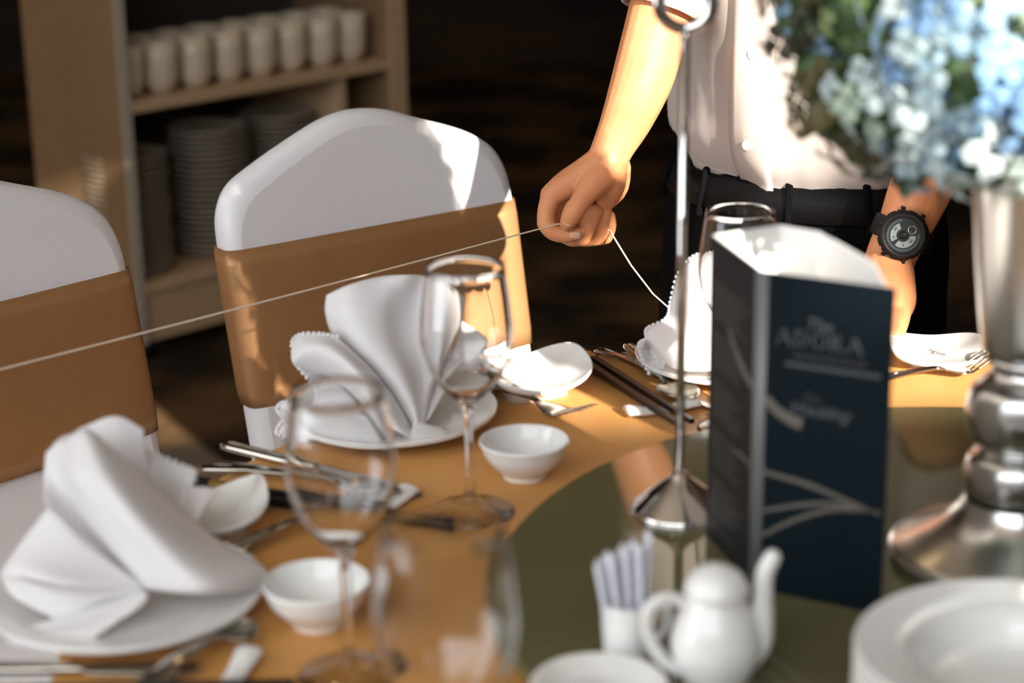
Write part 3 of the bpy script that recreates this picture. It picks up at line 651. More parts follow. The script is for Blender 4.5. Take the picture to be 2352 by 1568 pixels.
# --- right napkin behind the card
y0 = PL[3].y
b3 = PL[3].copy(); b3.z = TZ+.009
C1 = surf([[P(1558, 632, y0+.01), P(1590, 592, y0+.0), P(1640, 580, y0+.005), P(1700, 590, y0+.02)],
           [P(1542, 690, y0+.0), P(1590, 680, y0-.03), P(1640, 670, y0-.02), P(1700, 680, y0+.01)],
           [P(1532, 730, y0-.01), P(1590, 750, y0-.05), P(1650, 750, y0-.035), P(1720, 750, y0+.0)],
           [P(1488, 756, y0-.012), P(1560, 790, y0-.06), P(1640, 800, y0-.06), P(1720, 790, y0-.02)],
           [P(1486, 778, y0-.02), P(1540, 820, y0-.066), P(1630, 835, y0-.07), P(1730, 830, y0-.05)],
           [P(1512, 795, y0-.03), P(1545, 845, y0-.068), P(1630, 852, y0-.075), P(1730, 850, y0-.06)]], 30, 36)
C2 = surf([[P(1470, 790, y0-.01), P(1490, 783, y0-.02), P(1515, 800, y0-.03), P(1525, 830, y0-.045), P(1522, 848, y0-.06)],
           [P(1472, 815, y0-.02), P(1488, 800, y0-.0), P(1502, 815, y0-.01), P(1510, 835, y0-.02), P(1512, 848, y0-.045)],
           [P(1490, 855, y0-.05), P(1498, 850, y0-.03), P(1505, 850, y0-.03), P(1508, 850, y0-.035), P(1512, 850, y0-.05)]], 24, 16)
C3 = surf([[P(1558, 632, y0+.012), P(1630, 590, y0+.06), P(1700, 592, y0+.022)], [P(1532, 730, y0-.008), P(1620, 720, y0+.05), P(1720, 750, y0+.002)], [P(1500, 790, y0-.02), P(1620, 800, y0+.02), P(1725, 800, y0-.01)]], 14, 14)
napkin('napkin', 'bright sunlit napkin standing behind the menu card', b3, [C1, C2, C3],
       [[P(1486, 778, y0-.02), P(1487, 754, y0-.012), P(1531, 730, y0-.01), P(1541, 690, y0+.0), P(1557, 630, y0+.01), P(1590, 590, y0+.0), P(1640, 578, y0+.005), P(1700, 588, y0+.02)],
        [P(1490, 857, y0-.05), P(1471, 815, y0-.02), P(1469, 788, y0-.01), P(1490, 781, y0-.02), P(1515, 798, y0-.03), P(1526, 830, y0-.045)], [P(1490, 800, y0-.0), P(1502, 815, y0-.01), P(1510, 835, y0-.02), P(1506, 850, y0-.03)]])

# ------------------------------------------------------------------ turntable things
# chrome table stand
c = at(1560, 1172, z=LZ); Y = c.y
top = at(1553, 72, Y); H = top.z-LZ
t = thing('table_stand', 'tall chrome table number stand with a round base and ring clip', 'stand', (c.x, c.y, LZ))
obj('base', lathe(smooth_prof([(0, 0), (.034, 0), (.0365, .0015), (.036, .004), (.031, .0085), (.020, .018), (.009, .0265), (.005, .031), (0, .032)], 40), 56), 'chrome', t)
obj('rod', tube([V(0, 0, .02), V(0, 0, H)], .0036, 16, cap=False), 'chrome', t)
rr = .0185
obj('ring_clip', tube([V(rr*math.sin(2*math.pi*i/36), 0, H+rr+.002-rr*math.cos(2*math.pi*i/36)) for i in range(37)], .0048, 14, flat=(1, 1), up=V(0, 1, 0), cap=False), 'chrome', t)
# menu card: a folded card standing as a tube
zt_ = LZ+.225
base_fold = at(1748, 1447, z=LZ)
def cardp(px, py): p = at(px, py, z=zt_); return V(p.x, p.y, 0)
A = cardp(1745, 622); B = cardp(1634, 540); Cc = cardp(1790, 516); Dd = cardp(1882, 531); Ee = cardp(2006, 602); Ff = cardp(2058, 661)
t = thing('menu_card', 'navy folded menu card standing on the turntable with ADORA lettering', 'menu card', (A.x, A.y, LZ))
hh = zt_-LZ
def panel(name, p, q, m, off=0.):
    d = (q-p); L = d.length; ang = math.atan2(d.y, d.x); nrm = V(d.y, -d.x, 0).normalized()
    o = obj(name, box(0, L, -.0004, .0004, 0, hh), m, t, False); pp = p-A+nrm*off; o.location = (pp.x, pp.y, 0); o.rotation_euler = (0, 0, ang); return o, L
fr = (Ff-A).normalized(); fl = (B-A).normalized(); rad = .0065
A_r = A+fr*rad; A_l = A+fl*rad
front, FL = panel('front_panel', A_r, Ff, 'navy'); left, LL = panel('side_panel', B, A_l, 'charcoal')
# rounded fold between the two panels, its highlight painted in as paler colour
fold = spline([A_l, A+(fr+fl)*rad*.22, A_r], 9)
rows = [[p-A+V(0, 0, 0) for p in fold], [p-A+V(0, 0, hh) for p in fold]]
solidify(obj('fold', grid(rows), mat('fold_highlight', (.15, .15, .155), .4), t), .0008)
inn = (V(.0, .0009, 0))
for nm, p, q in (('inner_page', B+V(.0012, 0.0006, 0), Cc), ('inner_page', Cc, Dd), ('inner_page', Dd, Ee), ('inner_page', Ee, Ff-fr*.006+V(0, .002, 0))): panel(nm, p, q, 'paper')
# white linings of the two outer panels
panel('lining', A_r+V(0, .0012, 0), Ff+V(0, .0012, 0), 'paper'); panel('lining', B+V(.001, .001, 0), A_l+V(.001, .001, 0), 'paper')
def letters(s_, sz):
    """capitals with serifs built from strokes"""
    st = {'A': [((0, 0), (.42, 1), .07), ((.84, 0), (.42, 1), .13), ((.2, .36), (.64, .36), .05), ((-.1, 0), (.12, 0), .05), ((.68, 0), (.98, 0), .05)],
          'D': [((.12, 0), (.12, 1), .12), ((0, 0), (.3, 0), .05), ((0, 1), (.3, 1), .05), ((.3, 1), (.62, .86), .06), ((.62, .86), (.74, .5), .12), ((.74, .5), (.62, .14), .12), ((.62, .14), (.3, 0), .06)],
          'O': [((.42+.4*math.cos(2*math.pi*k/10), .5+.5*math.sin(2*math.pi*k/10)), (.42+.4*math.cos(2*math.pi*(k+1)/10), .5+.5*math.sin(2*math.pi*(k+1)/10)), .06+.06*abs(math.cos(2*math.pi*(k+.5)/10))) for k in range(10)],
          'R': [((.12, 0), (.12, 1), .12), ((0, 0), (.26, 0), .05), ((0, 1), (.3, 1), .05), ((.3, 1), (.56, .9), .06), ((.56, .9), (.6, .72), .11), ((.6, .72), (.5, .55), .1), ((.5, .55), (.12, .5), .05), ((.36, .5), (.74, 0), .12), ((.64, 0), (.9, 0), .05)]}
    out = []; x = 0
    for ch in s_:
        for (a, b_, w_) in st[ch]:
            a = V(a[0]+x, a[1], 0)*sz; b_ = V(b_[0]+x, b_[1], 0)*sz; d = (b_-a).normalized(); nn = V(-d.y, d.x, 0)*w_*sz/2
            out.append(([a+nn, a-nn, b_-nn, b_+nn], [(0, 1, 2, 3)]))
        x += 1.12
    j = join(*out); wd = (x-.3)*sz; return [p-V(wd/2, 0, 0) for p in j[0]], j[1]
FX = Matrix.Rotation(math.pi/2, 4, 'X')
def on_front(vf, x, z, name, m, par=front, L=None):
    q = xf(vf, Matrix.Translation((x, -.0007, z)) @ FX); return obj(name, q, m, par, False)
on_front(text_mesh('The', .0115, .35), FL*.41, hh*.86, 'lettering', 'print')
on_front(letters('ADORA', .0108), FL*.42, hh*.79, 'lettering', 'print')
bars = lambda rows: join(*[([V(x0, z0, 0), V(x1, z0, 0), V(x1, z1, 0), V(x0, z1, 0)], [(0, 1, 2, 3)]) for x0, x1, z0, z1 in rows])
on_front(bars([(FL*.22+k*.0042, FL*.22+k*.0042+.0032, hh*.758, hh*.766) for k in range(12)]), 0, 0, 'small_print', 'print_dim')
on_front(bars([(FL*.16+k*.0036, FL*.16+k*.0036+.0029, hh*.728, hh*.739) for k in range(18)]), 0, 0, 'small_print', 'print')
on_front(text_mesh('Wedding', .0115, .5), FL*.43, hh*.60, 'script_lettering', 'print')
on_front(text_mesh('The', .008, .5), FL*.36, hh*.635, 'script_lettering', 'print_dim')
random.seed(3); rws = []
for k in range(46):
    z1 = hh*.87-k*.0040
    if k % 9 in (7, 8): continue
    x = LL*.12; 
    while x < LL*(.55+.3*random.random()):
        q = random.uniform(.003, .008); rws.append((x, x+q, z1-.0020, z1)); x += q+.0014
on_front(bars(rws), 0, 0, 'small_print', 'print_dim', left)
# printed pale sprays running over the fold
def ribbon(pts, wds, n=24):
    c_ = spline([V(a, b_, 0) for a, b_ in pts], n); ww = spline(wds, n); v = []
    for i, p in enumerate(c_):
        d = (c_[min(i+1, n-1)]-c_[max(i-1, 0)]).normalized(); nn = V(-d.y, d.x, 0)*max(ww[i], .0002)/2; v += [p+nn, p-nn]
    return v, [(2*i, 2*i+1, 2*i+3, 2*i+2) for i in range(n-1)]
on_front(ribbon([(0, hh*.62), (.008, hh*.585), (.020, hh*.56), (.026, hh*.555)], [.006, .007, .008, .009]), 0, .0, 'printed_spray', 'ornament')
on_front(ribbon([(LL*.45, hh*.75), (LL*.6, hh*.71), (LL*.8, hh*.665), (LL*.99, hh*.635)], [.004, .006, .007, .006]), 0, 0, 'printed_spray', 'ornament', left)
on_front(ribbon([(0, hh*.385), (.03, hh*.37), (.055, hh*.345), (FL*.97, hh*.315)], [.003, .0035, .003, .0015]), 0, 0, 'printed_spray', 'ornament')
on_front(ribbon([(.0, hh*.26), (.03, hh*.305), (.055, hh*.325), (FL*.95, hh*.32)], [.0025, .003, .003, .0015]), 0, 0, 'printed_spray', 'ornament')
on_front(ribbon([(.0, hh*.18), (.025, hh*.255), (.05, hh*.305), (FL*.95, hh*.325)], [.0025, .003, .003, .0015]), 0, 0, 'printed_spray', 'ornament')
on_front(ribbon([(LL*.6, hh*.385), (LL*.8, hh*.39), (LL*.99, hh*.387)], [.0015, .003, .003]), 0, 0, 'printed_spray', 'ornament', left)

# silver vase with flowers
vb = at(2322, 1280, z=LZ); VY = vb.y
t = thing('trumpet_vase', 'tall brushed silver trumpet vase at the right edge of the turntable', 'vase', (vb.x, vb.y, LZ))
zr = lambda y: at(2322, y, VY).z-LZ
VP = [(0, 0), (.070, 0), (.0845, .002), (.086, .005), (.082, .010), (.064, .020), (.048, .034), (.039, .050), (.034, .066)]
yb2 = zr(1140)
foot = [(0, 0), (.075, 0), (.0848, .002), (.086, .0055), (.083, .010), (.067, .018), (.050, .028), (.040, yb2*.8), (.0345, yb2)]
obj('foot', lathe(smooth_prof(foot, 50), 64), 'pewter', t)
kn = [(.030, yb2-.002), (.0355, yb2+.006), (.0365, zr(1085)), (.0335, zr(1050)), (.027, zr(1032)), (.026, zr(1022)), (.033, zr(1005)), (.0372, zr(960)), (.0375, zr(930)), (.034, zr(890)), (.0255, zr(866)), (.022, zr(850)), (.0225, zr(836)), (.026, zr(826)), (.025, zr(818))]
obj('knop', lathe(smooth_prof(kn, 80), 64), 'pewter', t)
zc0, zc1 = zr(820), zr(385)
cone = smooth_prof([(.0235, zc0), (.0285, zr(800)), (.032, zr(740)), (.0365, zr(620)), (.040, zr(500)), (.0445, zc1), (.0455, zc1+.006)], 40)
coni = [(r-.0015, z) for r, z in reversed(cone[4:])]+[(0, zc0+.01)]
o = obj('trumpet', lathe(cone+coni, 64), 'pewter', t)
zv = LZ+zc1
# flower arrangement
FC = at(2300, 95, VY)
arr = thing('flower_arrangement', 'round arrangement of blue and white hydrangeas with green leaves in the silver vase', 'flowers', (vb.x, vb.y, zv))
arr.location = (vb.x, vb.y, zv-.02)
fv, ff = [], []
for k in range(4):
    g = k*math.pi/2; d = V(math.cos(g), math.sin(g), 0); s_ = V(-d.y, d.x, 0); o_ = len(fv)
    fv += [d*.0006, d*.0045+s_*.0040+V(0, 0, .0012), d*.0085+s_*.0034+V(0, 0, .0006), d*.0100-V(0, 0, .0006), d*.0085-s_*.0034+V(0, 0, .0006), d*.0045-s_*.0040+V(0, 0, .0012), d*.0055+V(0, 0, .0022)]
    ff += [(o_, o_+1, o_+6), (o_+1, o_+2, o_+6), (o_+2, o_+3, o_+6), (o_+3, o_+4, o_+6), (o_+4, o_+5, o_+6), (o_+5, o_, o_+6)]
flo = {}
for kname in ('f_blue', 'f_white', 'f_green', 'f_olive'):
    me = bpy.data.meshes.new('floret'); me.from_pydata([tuple(p) for p in fv], [], ff); me.materials.append(M[kname]); flo[kname] = me
BASE = Vector(arr.location)
def head(px, py, Yc, kind, r, n, sz=1., hidden=False, cen=None):
    c_ = (cen if cen is not None else at(px, py, Yc))-BASE
    mt = M[kind]
    core = lathe([(0, -r*.8), (r*.45, -r*.6), (r*.72, -r*.1), (r*.62, r*.42), (0, r*.78)], 12)
    h = obj('flower_head', core, 'stem', arr); h.location = c_
    vdir = (V(0, 0, CAMZ)-(c_+BASE)).normalized(); pts = []; k = 0; batch = []
    while len(pts) < n and k < 4000:
        k += 1; d = V(random.gauss(0, 1), random.gauss(0, 1), random.gauss(0, 1)).normalized()
        if not hidden and d.dot(vdir) < -.15: continue
        if all((d-q).length > 1.15*math.sqrt(6.5/n)/1.55 for q in pts): pts.append(d)
    for d in pts:
        q = (d+V(random.uniform(-.35, .35), random.uniform(-.35, .35), random.uniform(-.35, .35))).normalized().to_track_quat('Z', 'Y').to_matrix().to_4x4() @ Matrix.Rotation(random.uniform(0, 6), 4, 'Z')
        s2 = sz*random.uniform(.8, 1.2)
        if hidden: batch.append(xf((fv, ff), Matrix.Translation(d*r*random.uniform(.9, 1.05)) @ q @ Matrix.Scale(s2, 4)))
        else:
            o = bpy.data.objects.new('floret', flo[kind]); link(o, h); o.location = d*r*random.uniform(.88, 1.06); o.rotation_euler = q.to_euler(); o.scale = (s2,)*3
    if hidden: tag(obj('floret_mass', join(*batch), kind, h, False), kind='stuff')
VYf = VY
random.seed(21)
heads = [(1880, 40, .03, 'f_olive', .040, 16, 1.1), (1905, 165, .015, 'f_olive', .034, 14, 1.0), (1935, 245, .0, 'f_olive', .034, 15, 1.0), (1990, 320, .01, 'f_olive', .026, 9, .9),
         (1985, 30, -.04, 'f_green', .036, 20, .75), (2060, 110, -.05, 'f_green', .026, 12, .7), (2075, 30, -.07, 'f_white', .026, 8, .9),
         (2140, 110, -.085, 'f_blue', .034, 15, 1.25), (2235, 15, -.09, 'f_blue', .036, 14, 1.6), (2320, 80, -.10, 'f_white', .034, 12, 1.2), (2235, 165, -.10, 'f_blue', .036, 16, 1.3), (2325, 205, -.10, 'f_blue', .038, 15, 1.6),
         (2030, 210, -.05, 'f_white', .034, 18, 1.0), (2110, 250, -.06, 'f_white', .036, 18, 1.05), (2180, 290, -.07, 'f_blue', .028, 11, 1.1), (2260, 290, -.085, 'f_white', .036, 16, 1.45), (2345, 320, -.07, 'f_white', .034, 13, 1.2), (2130, 345, -.04, 'f_blue', .024, 9, 1.0), (2060, 320, -.02, 'f_white', .022, 8, .85), (2220, 350, -.05, 'f_white', .026, 9, 1.0)]
for px, py, dy, kd, r, n_, sz in heads: head(px, py, VYf+dy, kd, r, int(n_*.85), sz*1.22)
for k in range(112):                                           # the sides turned away and the dome above the picture
    u = -1+2*(k+.5)/112; q = math.sqrt(1-u*u); g = k*2.399963
    c_ = V(FC.x, VY, FC.z+.10)+V(math.cos(g)*q*.122, math.sin(g)*q*.118, u*.19)
    if c_.x < .362 and c_.y < VY+.02 and c_.z < FC.z+.088: continue
    if c_.z < zv+.012: continue
    head(0, 0, 0, ['f_blue', 'f_white', 'f_olive', 'f_green', 'f_white'][k % 5], .036, 22, 1.3, True, c_)
for c_ in (V(.425, 1.235, 1.235), V(.470, 1.245, 1.240), V(.510, 1.24, 1.232)): head(0, 0, 0, 'f_white', .036, 24, 1.2, True, c_)  # extra heads out of view, added to shade the man's hand
lfv, lff = surf([[V(0, 0, 0), V(0, .0005, 0), V(0, 0.001, 0)], [V(.02, -.014, .004), V(.02, 0, 0), V(.02, .014, .004)], [V(.042, -.017, .004), V(.042, 0, -.001), V(.042, .017, .004)], [V(.062, -.008, -.004), V(.062, 0, -.008), V(.062, .008, -.004)], [V(.072, -.0005, -.012), V(.072, 0, -.013), V(.072, .0005, -.012)]], 5, 7)
lme = {}
for kname in ('leaf', 'leaf2'):
    me = bpy.data.meshes.new('leaf'); me.from_pydata([tuple(p) for p in lfv], [], lff); me.materials.append(M[kname]); lme[kname] = me
random.seed(11)
for k in range(64):
    d = V(random.gauss(0, 1), random.gauss(-.35, 1), random.gauss(-.2, .8)).normalized()
    c_ = FC+d*random.uniform(.085, .108); 
    if k < 26: c_ = at(random.uniform(1850, 2345), random.uniform(20, 345), VY+random.uniform(-.055, -.005)); d = (c_-FC).normalized()
    if k < 10: c_ = at([1885, 1900, 1905, 1925, 1955, 1985, 2025, 2065, 2110, 2200][k], [30, 95, 150, 225, 275, 305, 330, 345, 340, 350][k], VY+[.03, .025, .02, .01, 0, 0, 0, 0, 0, -.03][k]); d = (c_-FC).normalized()
    o = bpy.data.objects.new('leaf', lme['leaf2' if c_.x < .22 else 'leaf']); link(o, arr); o.location = c_-BASE-d*.03
    o.rotation_euler = ((d+V(random.uniform(-.5, .5), random.uniform(-.3, .3), random.uniform(-.5, .5))).normalized().to_track_quat('X', 'Z').to_matrix() @ Matrix.Rotation(random.uniform(-.9, .9), 3, 'X')).to_euler()
    s_ = random.uniform(.5, .85); o.scale = (s_, s_, s_)
obj('foam_core', lathe([(0, 0), (.03, .0), (.036, .02), (.055, .05), (.07, .1), (.075, .2), (.065, .26), (.04, .31), (0, .33)], 24), 'leaf', arr)

# soy pot
pb = at(1642, 1565, z=LZ); t = thing('soy_pot', 'small white porcelain soy sauce pot with handle and curved spout', 'pot', (pb.x, pb.y, LZ))
body = [(0, .002), (.014, .002), (.0155, 0), (.019, 0), (.020, .003), (.0235, .010), (.0275, .022), (.0275, .032), (.0245, .043), (.020, .052), (.0175, .058), (.0178, .0605), (.0165, .0605), (.0160, .057), (.018, .050), (.0225, .042), (.0255, .030), (.024, .016), (.016, .006), (0, .005)]
obj('body', lathe(smooth_prof(body, 80), 48), 'china', t)
lid = [(0, .0605), (.0155, .0605), (.0192, .0608), (.0198, .0625), (.0188, .066), (.0150, .0725), (.0085, .0765), (.0040, .0778), (0, .0782)]
obj('lid', lathe(smooth_prof(lid, 50), 40), 'china', t)
obj('spout', tube([V(.018, 0, .014), V(.026, 0, .024), V(.0290, 0, .040), (.0292, 0, .056), (.0300, 0, .070), (.0345, 0, .0805)], [.0095, .0092, .0074, .0062, .0056, .0052], 16, 26), 'china', t)
obj('handle', tube([V(-.0185, 0, .054), V(-.030, 0, .059), V(-.040, 0, .055), V(-.0435, 0, .044), V(-.040, 0, .030), V(-.031, 0, .016), V(-.0225, 0, .010)], [.0038, .0036, .0036, .0036, .0036, .0036, .004], 12, 34, flat=(1.1, .9), up=V(0, 1, 0)), 'china', t)
t.rotation_euler = (0, 0, R_(8))
# sugar cup on a saucer with paper packets
cb = at(1425, 1552, z=LZ); cb.z = LZ
sc_ = at(1375, 1605, z=LZ)
solo('saucer', xf(lathe(smooth_prof([(0, .002), (.02, .002), (.022, 0), (.024, 0), (.028, .003), (.040, .008), (.042, .0095), (.0405, .0105), (.028, .006), (.02, .004), (0, .004)], 40), 48), Matrix.Translation(V(sc_.x, sc_.y, LZ))), 'china', V(sc_.x, sc_.y, LZ), 'small white saucer at the lower edge left of the soy pot', 'saucer')
zc_ = LZ
cp = V(cb.x+.006, cb.y+.03, LZ)
t = thing('packet_cup', 'small white cup holding upright paper sugar packets', 'cup', cp)
obj('cup_wall', lathe(smooth_prof([(0, .003), (.011, .003), (.0125, 0), (.0145, 0), (.0152, .004), (.0162, .018), (.0168, .034), (.0172, .0375), (.0158, .0375), (.0152, .03), (.0142, .008), (0, .006)], 40), 36), 'china', t)
obj('handle', tube([V(.0155, 0, .032), V(.024, 0, .033), V(.026, 0, .024), V(.022, 0, .014), V(.0148, 0, .010)], .0022, 8, 18, up=V(0, 1, 0)), 'china', t)
pk = None
tops = [(1370, 1292), (1385, 1283), (1398, 1272), (1412, 1270), (1432, 1256), (1448, 1245), (1462, 1250), (1490, 1222)]
for i, (px, py) in enumerate(tops):
    p1 = at(px, py, cp.y+(.006 if i % 2 else -.006)); p0 = cp+V(-.009+.0026*i, (.005 if i % 2 else -.005), .008); d = p1-p0; L = d.length
    o = obj('sugar_packet', box(-.0056, .0056, -.0013, .0013, 0, L, .0006), 'packet'); o.location = p0; o.rotation_euler = (d.to_track_quat('Z', 'Y').to_matrix() @ Matrix.Rotation(R_(-15+12*(i % 3)), 3, 'Z')).to_euler()
    tag(o, f'thin white paper sugar packet, {ordn[i]} from the left in the cup', 'sugar packet', 'paper packets in the cup')
# stack of deep plates at the lower right corner
sb = at(2345, 1505, z=LZ+.055)
dp = smooth_prof([(0, .003), (.040, .003), (.042, 0), (.046, 0), (.050, .006), (.058, .017), (.064, .021), (.084, .0245), (.0865, .0265), (.0855, .0285), (.082, .0280), (.062, .0250), (.055, .020), (.047, .0095), (.040, .0065), (0, .006)], 80)
names = ['lowest', 'second', 'third', 'fourth', 'topmost']; sp2 = None
for i in range(5):
    if sp2 is None: sp2 = obj('soup_plate', lathe(dp, 72), 'china'); o = sp2
    else: o = sp2.copy(); COL.objects.link(o)
    o.location = (sb.x, sb.y, LZ+i*.0072); o.scale = (1.09, 1.09, 1.09); tag(o, f'wide rimmed white soup plate, {names[i] if i in (0, 4) else names[i]+" from below"} of the stack at lower right', 'plate', 'stack of soup plates on the turntable')

# ------------------------------------------------------------------ the man setting up the table
from mathutils import noise as mnoise
YAW = R_(43)
TN = V(-math.sin(YAW), -math.cos(YAW), 0); TL = V(math.cos(YAW), -math.sin(YAW), 0)
tc = at(1850, 300, 2.13); TCX, TCY = tc.x, tc.y
man = thing('person', 'man in white shirt and black trousers holding a string, leaning on the table', 'person', (TCX, TCY, 0))
def tp(l_, n_, z): return V(TCX, TCY, 0)+TL*l_+TN*n_+V(0, 0, z)
# --- arms and hands (skin)
HY = 1.975
def h(px, py, d=0.): return at(px, py, HY+d)
arm_r = [tube([h(1560, -70, .08), h(1528, 0, .055), h(1500, 95, .035), h(1474, 185, .022), h(1440, 272, .012), h(1408, 338, .004), h(1388, 385, .0)], [.036, .0355, .034, .0325, .0275, .0225, .0215], 20, 30, flat=(1, .9), up=V(0, 1, 0))]
palm = [tube([h(1395, 372, .0), h(1350, 398, -.002), h(1300, 425, -.002), h(1267, 448, .0)], [.0215, .0185, .0155, .0125], 14, 12),
        tube([h(1398, 378, .012), h(1345, 412, .018), h(1300, 438, .02), h(1276, 458, .02)], [.0205, .0185, .0155, .0115], 14, 12),
        tube([h(1405, 385, .02), h(1370, 425, .03), h(1320, 450, .038), h(1292, 468, .038)], [.0195, .0185, .0150, .011], 14, 12),
        tube([h(1410, 385, .022), h(1405, 430, .035), h(1365, 468, .048), h(1325, 482, .05)], [.0185, .0175, .0145, .0105], 14, 12),
        tube([h(1398, 395, .0), h(1402, 425, .004), h(1395, 455, .012)], [.0205, .0165, .0125], 12, 8)]
fing = [tube([h(1268, 450, .0), h(1257, 482, -.006), h(1254, 512, -.010)], [.0118, .0105, .0100], 14, 12),           # index
        tube([h(1254, 512, -.010), h(1268, 530, -.014), h(1290, 538, -.016), h(1312, 538, -.018), h(1329, 534, -.018)], [.0100, .0096, .0092, .0085, .0072], 14, 16),
        tube([h(1276, 458, .02), h(1272, 500, .018), h(1282, 528, .016)], [.0115, .0102, .0096], 14, 10),             # middle
        tube([h(1282, 528, .016), h(1312, 546, .010), h(1338, 545, .004)], [.0096, .0094, .0092], 14, 10),
        tube([h(1340, 541, .003), h(1352, 515, -.001), h(1366, 487, .002)], [.0088, .0096, .0088], 14, 12),
        tube([h(1292, 468, .038), h(1300, 510, .036), h(1330, 545, .028), h(1368, 547, .020)], [.0105, .0096, .0092, .0086], 14, 12),  # ring
        tube([h(1370, 542, .018), h(1380, 515, .013), h(1388, 487, .014)], [.0084, .0092, .0086], 14, 12),
        tube([h(1325, 482, .05), h(1345, 520, .048), h(1372, 546, .04), h(1392, 545, .032)], [.0095, .0086, .0080, .0076], 14, 12),    # little
        tube([h(1393, 543, .031), h(1399, 520, .026), h(1398, 497, .028)], [.0074, .0080, .0075], 14, 12),
        tube([h(1390, 392, -.004), h(1368, 416, -.016), h(1345, 445, -.026)], [.0195, .0160, .0125], 14, 12),           # thumb
        tube([h(1345, 445, -.026), h(1330, 468, -.032), h(1320, 482, -.034), h(1310, 500, -.032), h(1302, 514, -.028)], [.0122, .0108, .0112, .0104, .0078], 14, 16)]
LYH = 1.935
def g_(px, py, d=0.): return at(px, py, LYH+d)
arm_l = [tube([g_(2240, 130, .06), g_(2195, 270, .03), g_(2150, 360, .012), g_(2112, 440, .0), g_(2078, 520, -.004), g_(2048, 585, -.008), g_(2040, 620, -.014)], [.036, .0355, .034, .0325, .0285, .0265, .0255], 20, 30, flat=(1, .86), up=V(0, 1, 0)),
         tube([g_(2040, 605, -.012), g_(2046, 650, -.03), g_(2052, 690, -.052), g_(2050, 715, -.072)], [.0262, .0255, .0235, .0185], 16, 14),
         tube([g_(2025, 620, -.006), g_(2020, 665, -.025), g_(2020, 705, -.055)], [.022, .021, .017], 14, 10)]
for k, (dx, L_) in enumerate(((26, .9), (6, 1.), (-14, .95), (-30, .8))):
    arm_l.append(tube([g_(2046+dx, 705, -.07), g_(2042+dx, 738, -.10), g_(2034+dx, 770, -.10-.035*L_)], [.0105, .0092, .0076], 12, 12))
arm_l.append(tube([g_(2058, 640, -.02), g_(2074, 685, -.045), g_(2070, 722, -.07)], [.0165, .0135, .0095], 12, 12))
fine = remesh('fine', join(*arm_r, *palm, *fing), .0015, 'skin', man, 7, .5)
fine_l = remesh('fine', join(*arm_l), .0018, 'skin', man, 7, .5)
# torso, neck, head and hidden limbs at a coarser step
elr = h(1560, -70, .08); ell = g_(2240, 130, .06)
bulk = []
def ering(prof, n=28):
    rows = [[tp(a*math.cos(2*math.pi*i/n), b_*math.sin(2*math.pi*i/n)+s_, z) for i in range(n)] for z, a, b_, s_ in prof]
    v = [p for r in rows for p in r]; f = []
    for k in range(len(rows)-1):
        for i in range(n): j = (i+1) % n; f.append((k*n+i, k*n+j, (k+1)*n+j, (k+1)*n+i))
    f.append(tuple(reversed(range(n)))); f.append(tuple((len(rows)-1)*n+i for i in range(n))); return v, f
bulk.append(ering([(.70, .12, .09, 0), (.80, .145, .1, 0), (.9, .143, .104, 0), (1.0, .14, .1, 0), (1.15, .152, .098, 0), (1.28, .165, .095, 0), (1.36, .15, .075, 0), (1.40, .07, .055, 0)]))
bulk.append(tube([tp(0, 0, 1.36), tp(0, .005, 1.44), tp(0, .015, 1.50)], [.06, .054, .052], 16, 8))
HC = tp(0, .03, 1.575)
bulk.append(xf(lathe(smooth_prof([(0, -.10), (.035, -.095), (.055, -.07), (.068, -.02), (.073, .03), (.068, .07), (.045, .102), (0, .115)], 30), 28), Matrix.Translation(HC) @ Matrix.Rotation(-YAW, 4, 'Z') @ Matrix.Diagonal((1, 1.22, 1.05, 1))))
bulk.append(tube([HC+TN*.085+V(0, 0, .02), HC+TN*.105+V(0, 0, -.02)], [.008, .014], 10, 5))                       # nose
bulk.append(tube([HC+TN*.082+V(0, 0, -.055)-TL*.02, HC+TN*.088+V(0, 0, -.055), HC+TN*.082+V(0, 0, -.055)+TL*.02], .007, 8, 7))
for s_ in (-1, 1):
    bulk.append(tube([HC+TL*.074*s_+V(0, 0, .02), HC+TL*.078*s_-V(0, 0, .025)], [.014, .010], 8, 5))
    bulk.append(tube([HC+TN*.078+TL*s_*.028+V(0, 0, .018), HC+TN*.079+TL*s_*.036+V(0, 0, .018)], .009, 8, 4))
bulk.append(tube([tp(-.15, -.0, 1.33), tp(-.19, .0, 1.28), (tp(-.19, 0, 1.28)+elr)/2, elr, h(1528, 0, .055)], [.052, .052, .045, .036, .034], 16, 16))
bulk.append(tube([tp(.15, -.0, 1.33), tp(.19, .0, 1.28), (tp(.19, 0, 1.28)+ell)/2, ell, g_(2195, 270, .03)], [.052, .052, .045, .036, .034], 16, 16))
coarse = remesh('coarse', join(*bulk), .007, 'skin', man, 5, .5)
obj('body', join(fine, fine_l, coarse), 'skin', man)
# nails
def nail(c_, along, out, wd, ln, nm='nail'):
    along = along.normalized(); out = (out-along*out.dot(along)).normalized(); s_ = along.cross(out); rows = []
    for j in range(6):
        u = -1+2*j/5; row = []
        for i in range(7):
            q = -1+2*i/6; w2 = wd*math.sqrt(max(.12, 1-(max(u, 0)*.8)**4)); row.append(c_+along*(u*ln)+s_*(q*w2)+out*(.0012*(1-q*q)))
        rows.append(row)
    solidify(wobj(nm, grid(rows), 'nail', man), .0007)
tocam = lambda p: (V(0, 0, CAMZ)-p).normalized()
p_ = h(1307, 505, -.030); nail(p_+tocam(p_)*.0086, h(1300, 518, -.030)-h(1312, 498, -.030), tocam(p_)+V(0, 0, .2), .0058, .0062)
p_ = h(1322, 537, -.018); nail(p_+tocam(p_)*.0068+V(0, 0, -.0022), V(1, 0, .12), tocam(p_)+V(0, 0, -.5), .0048, .0055)
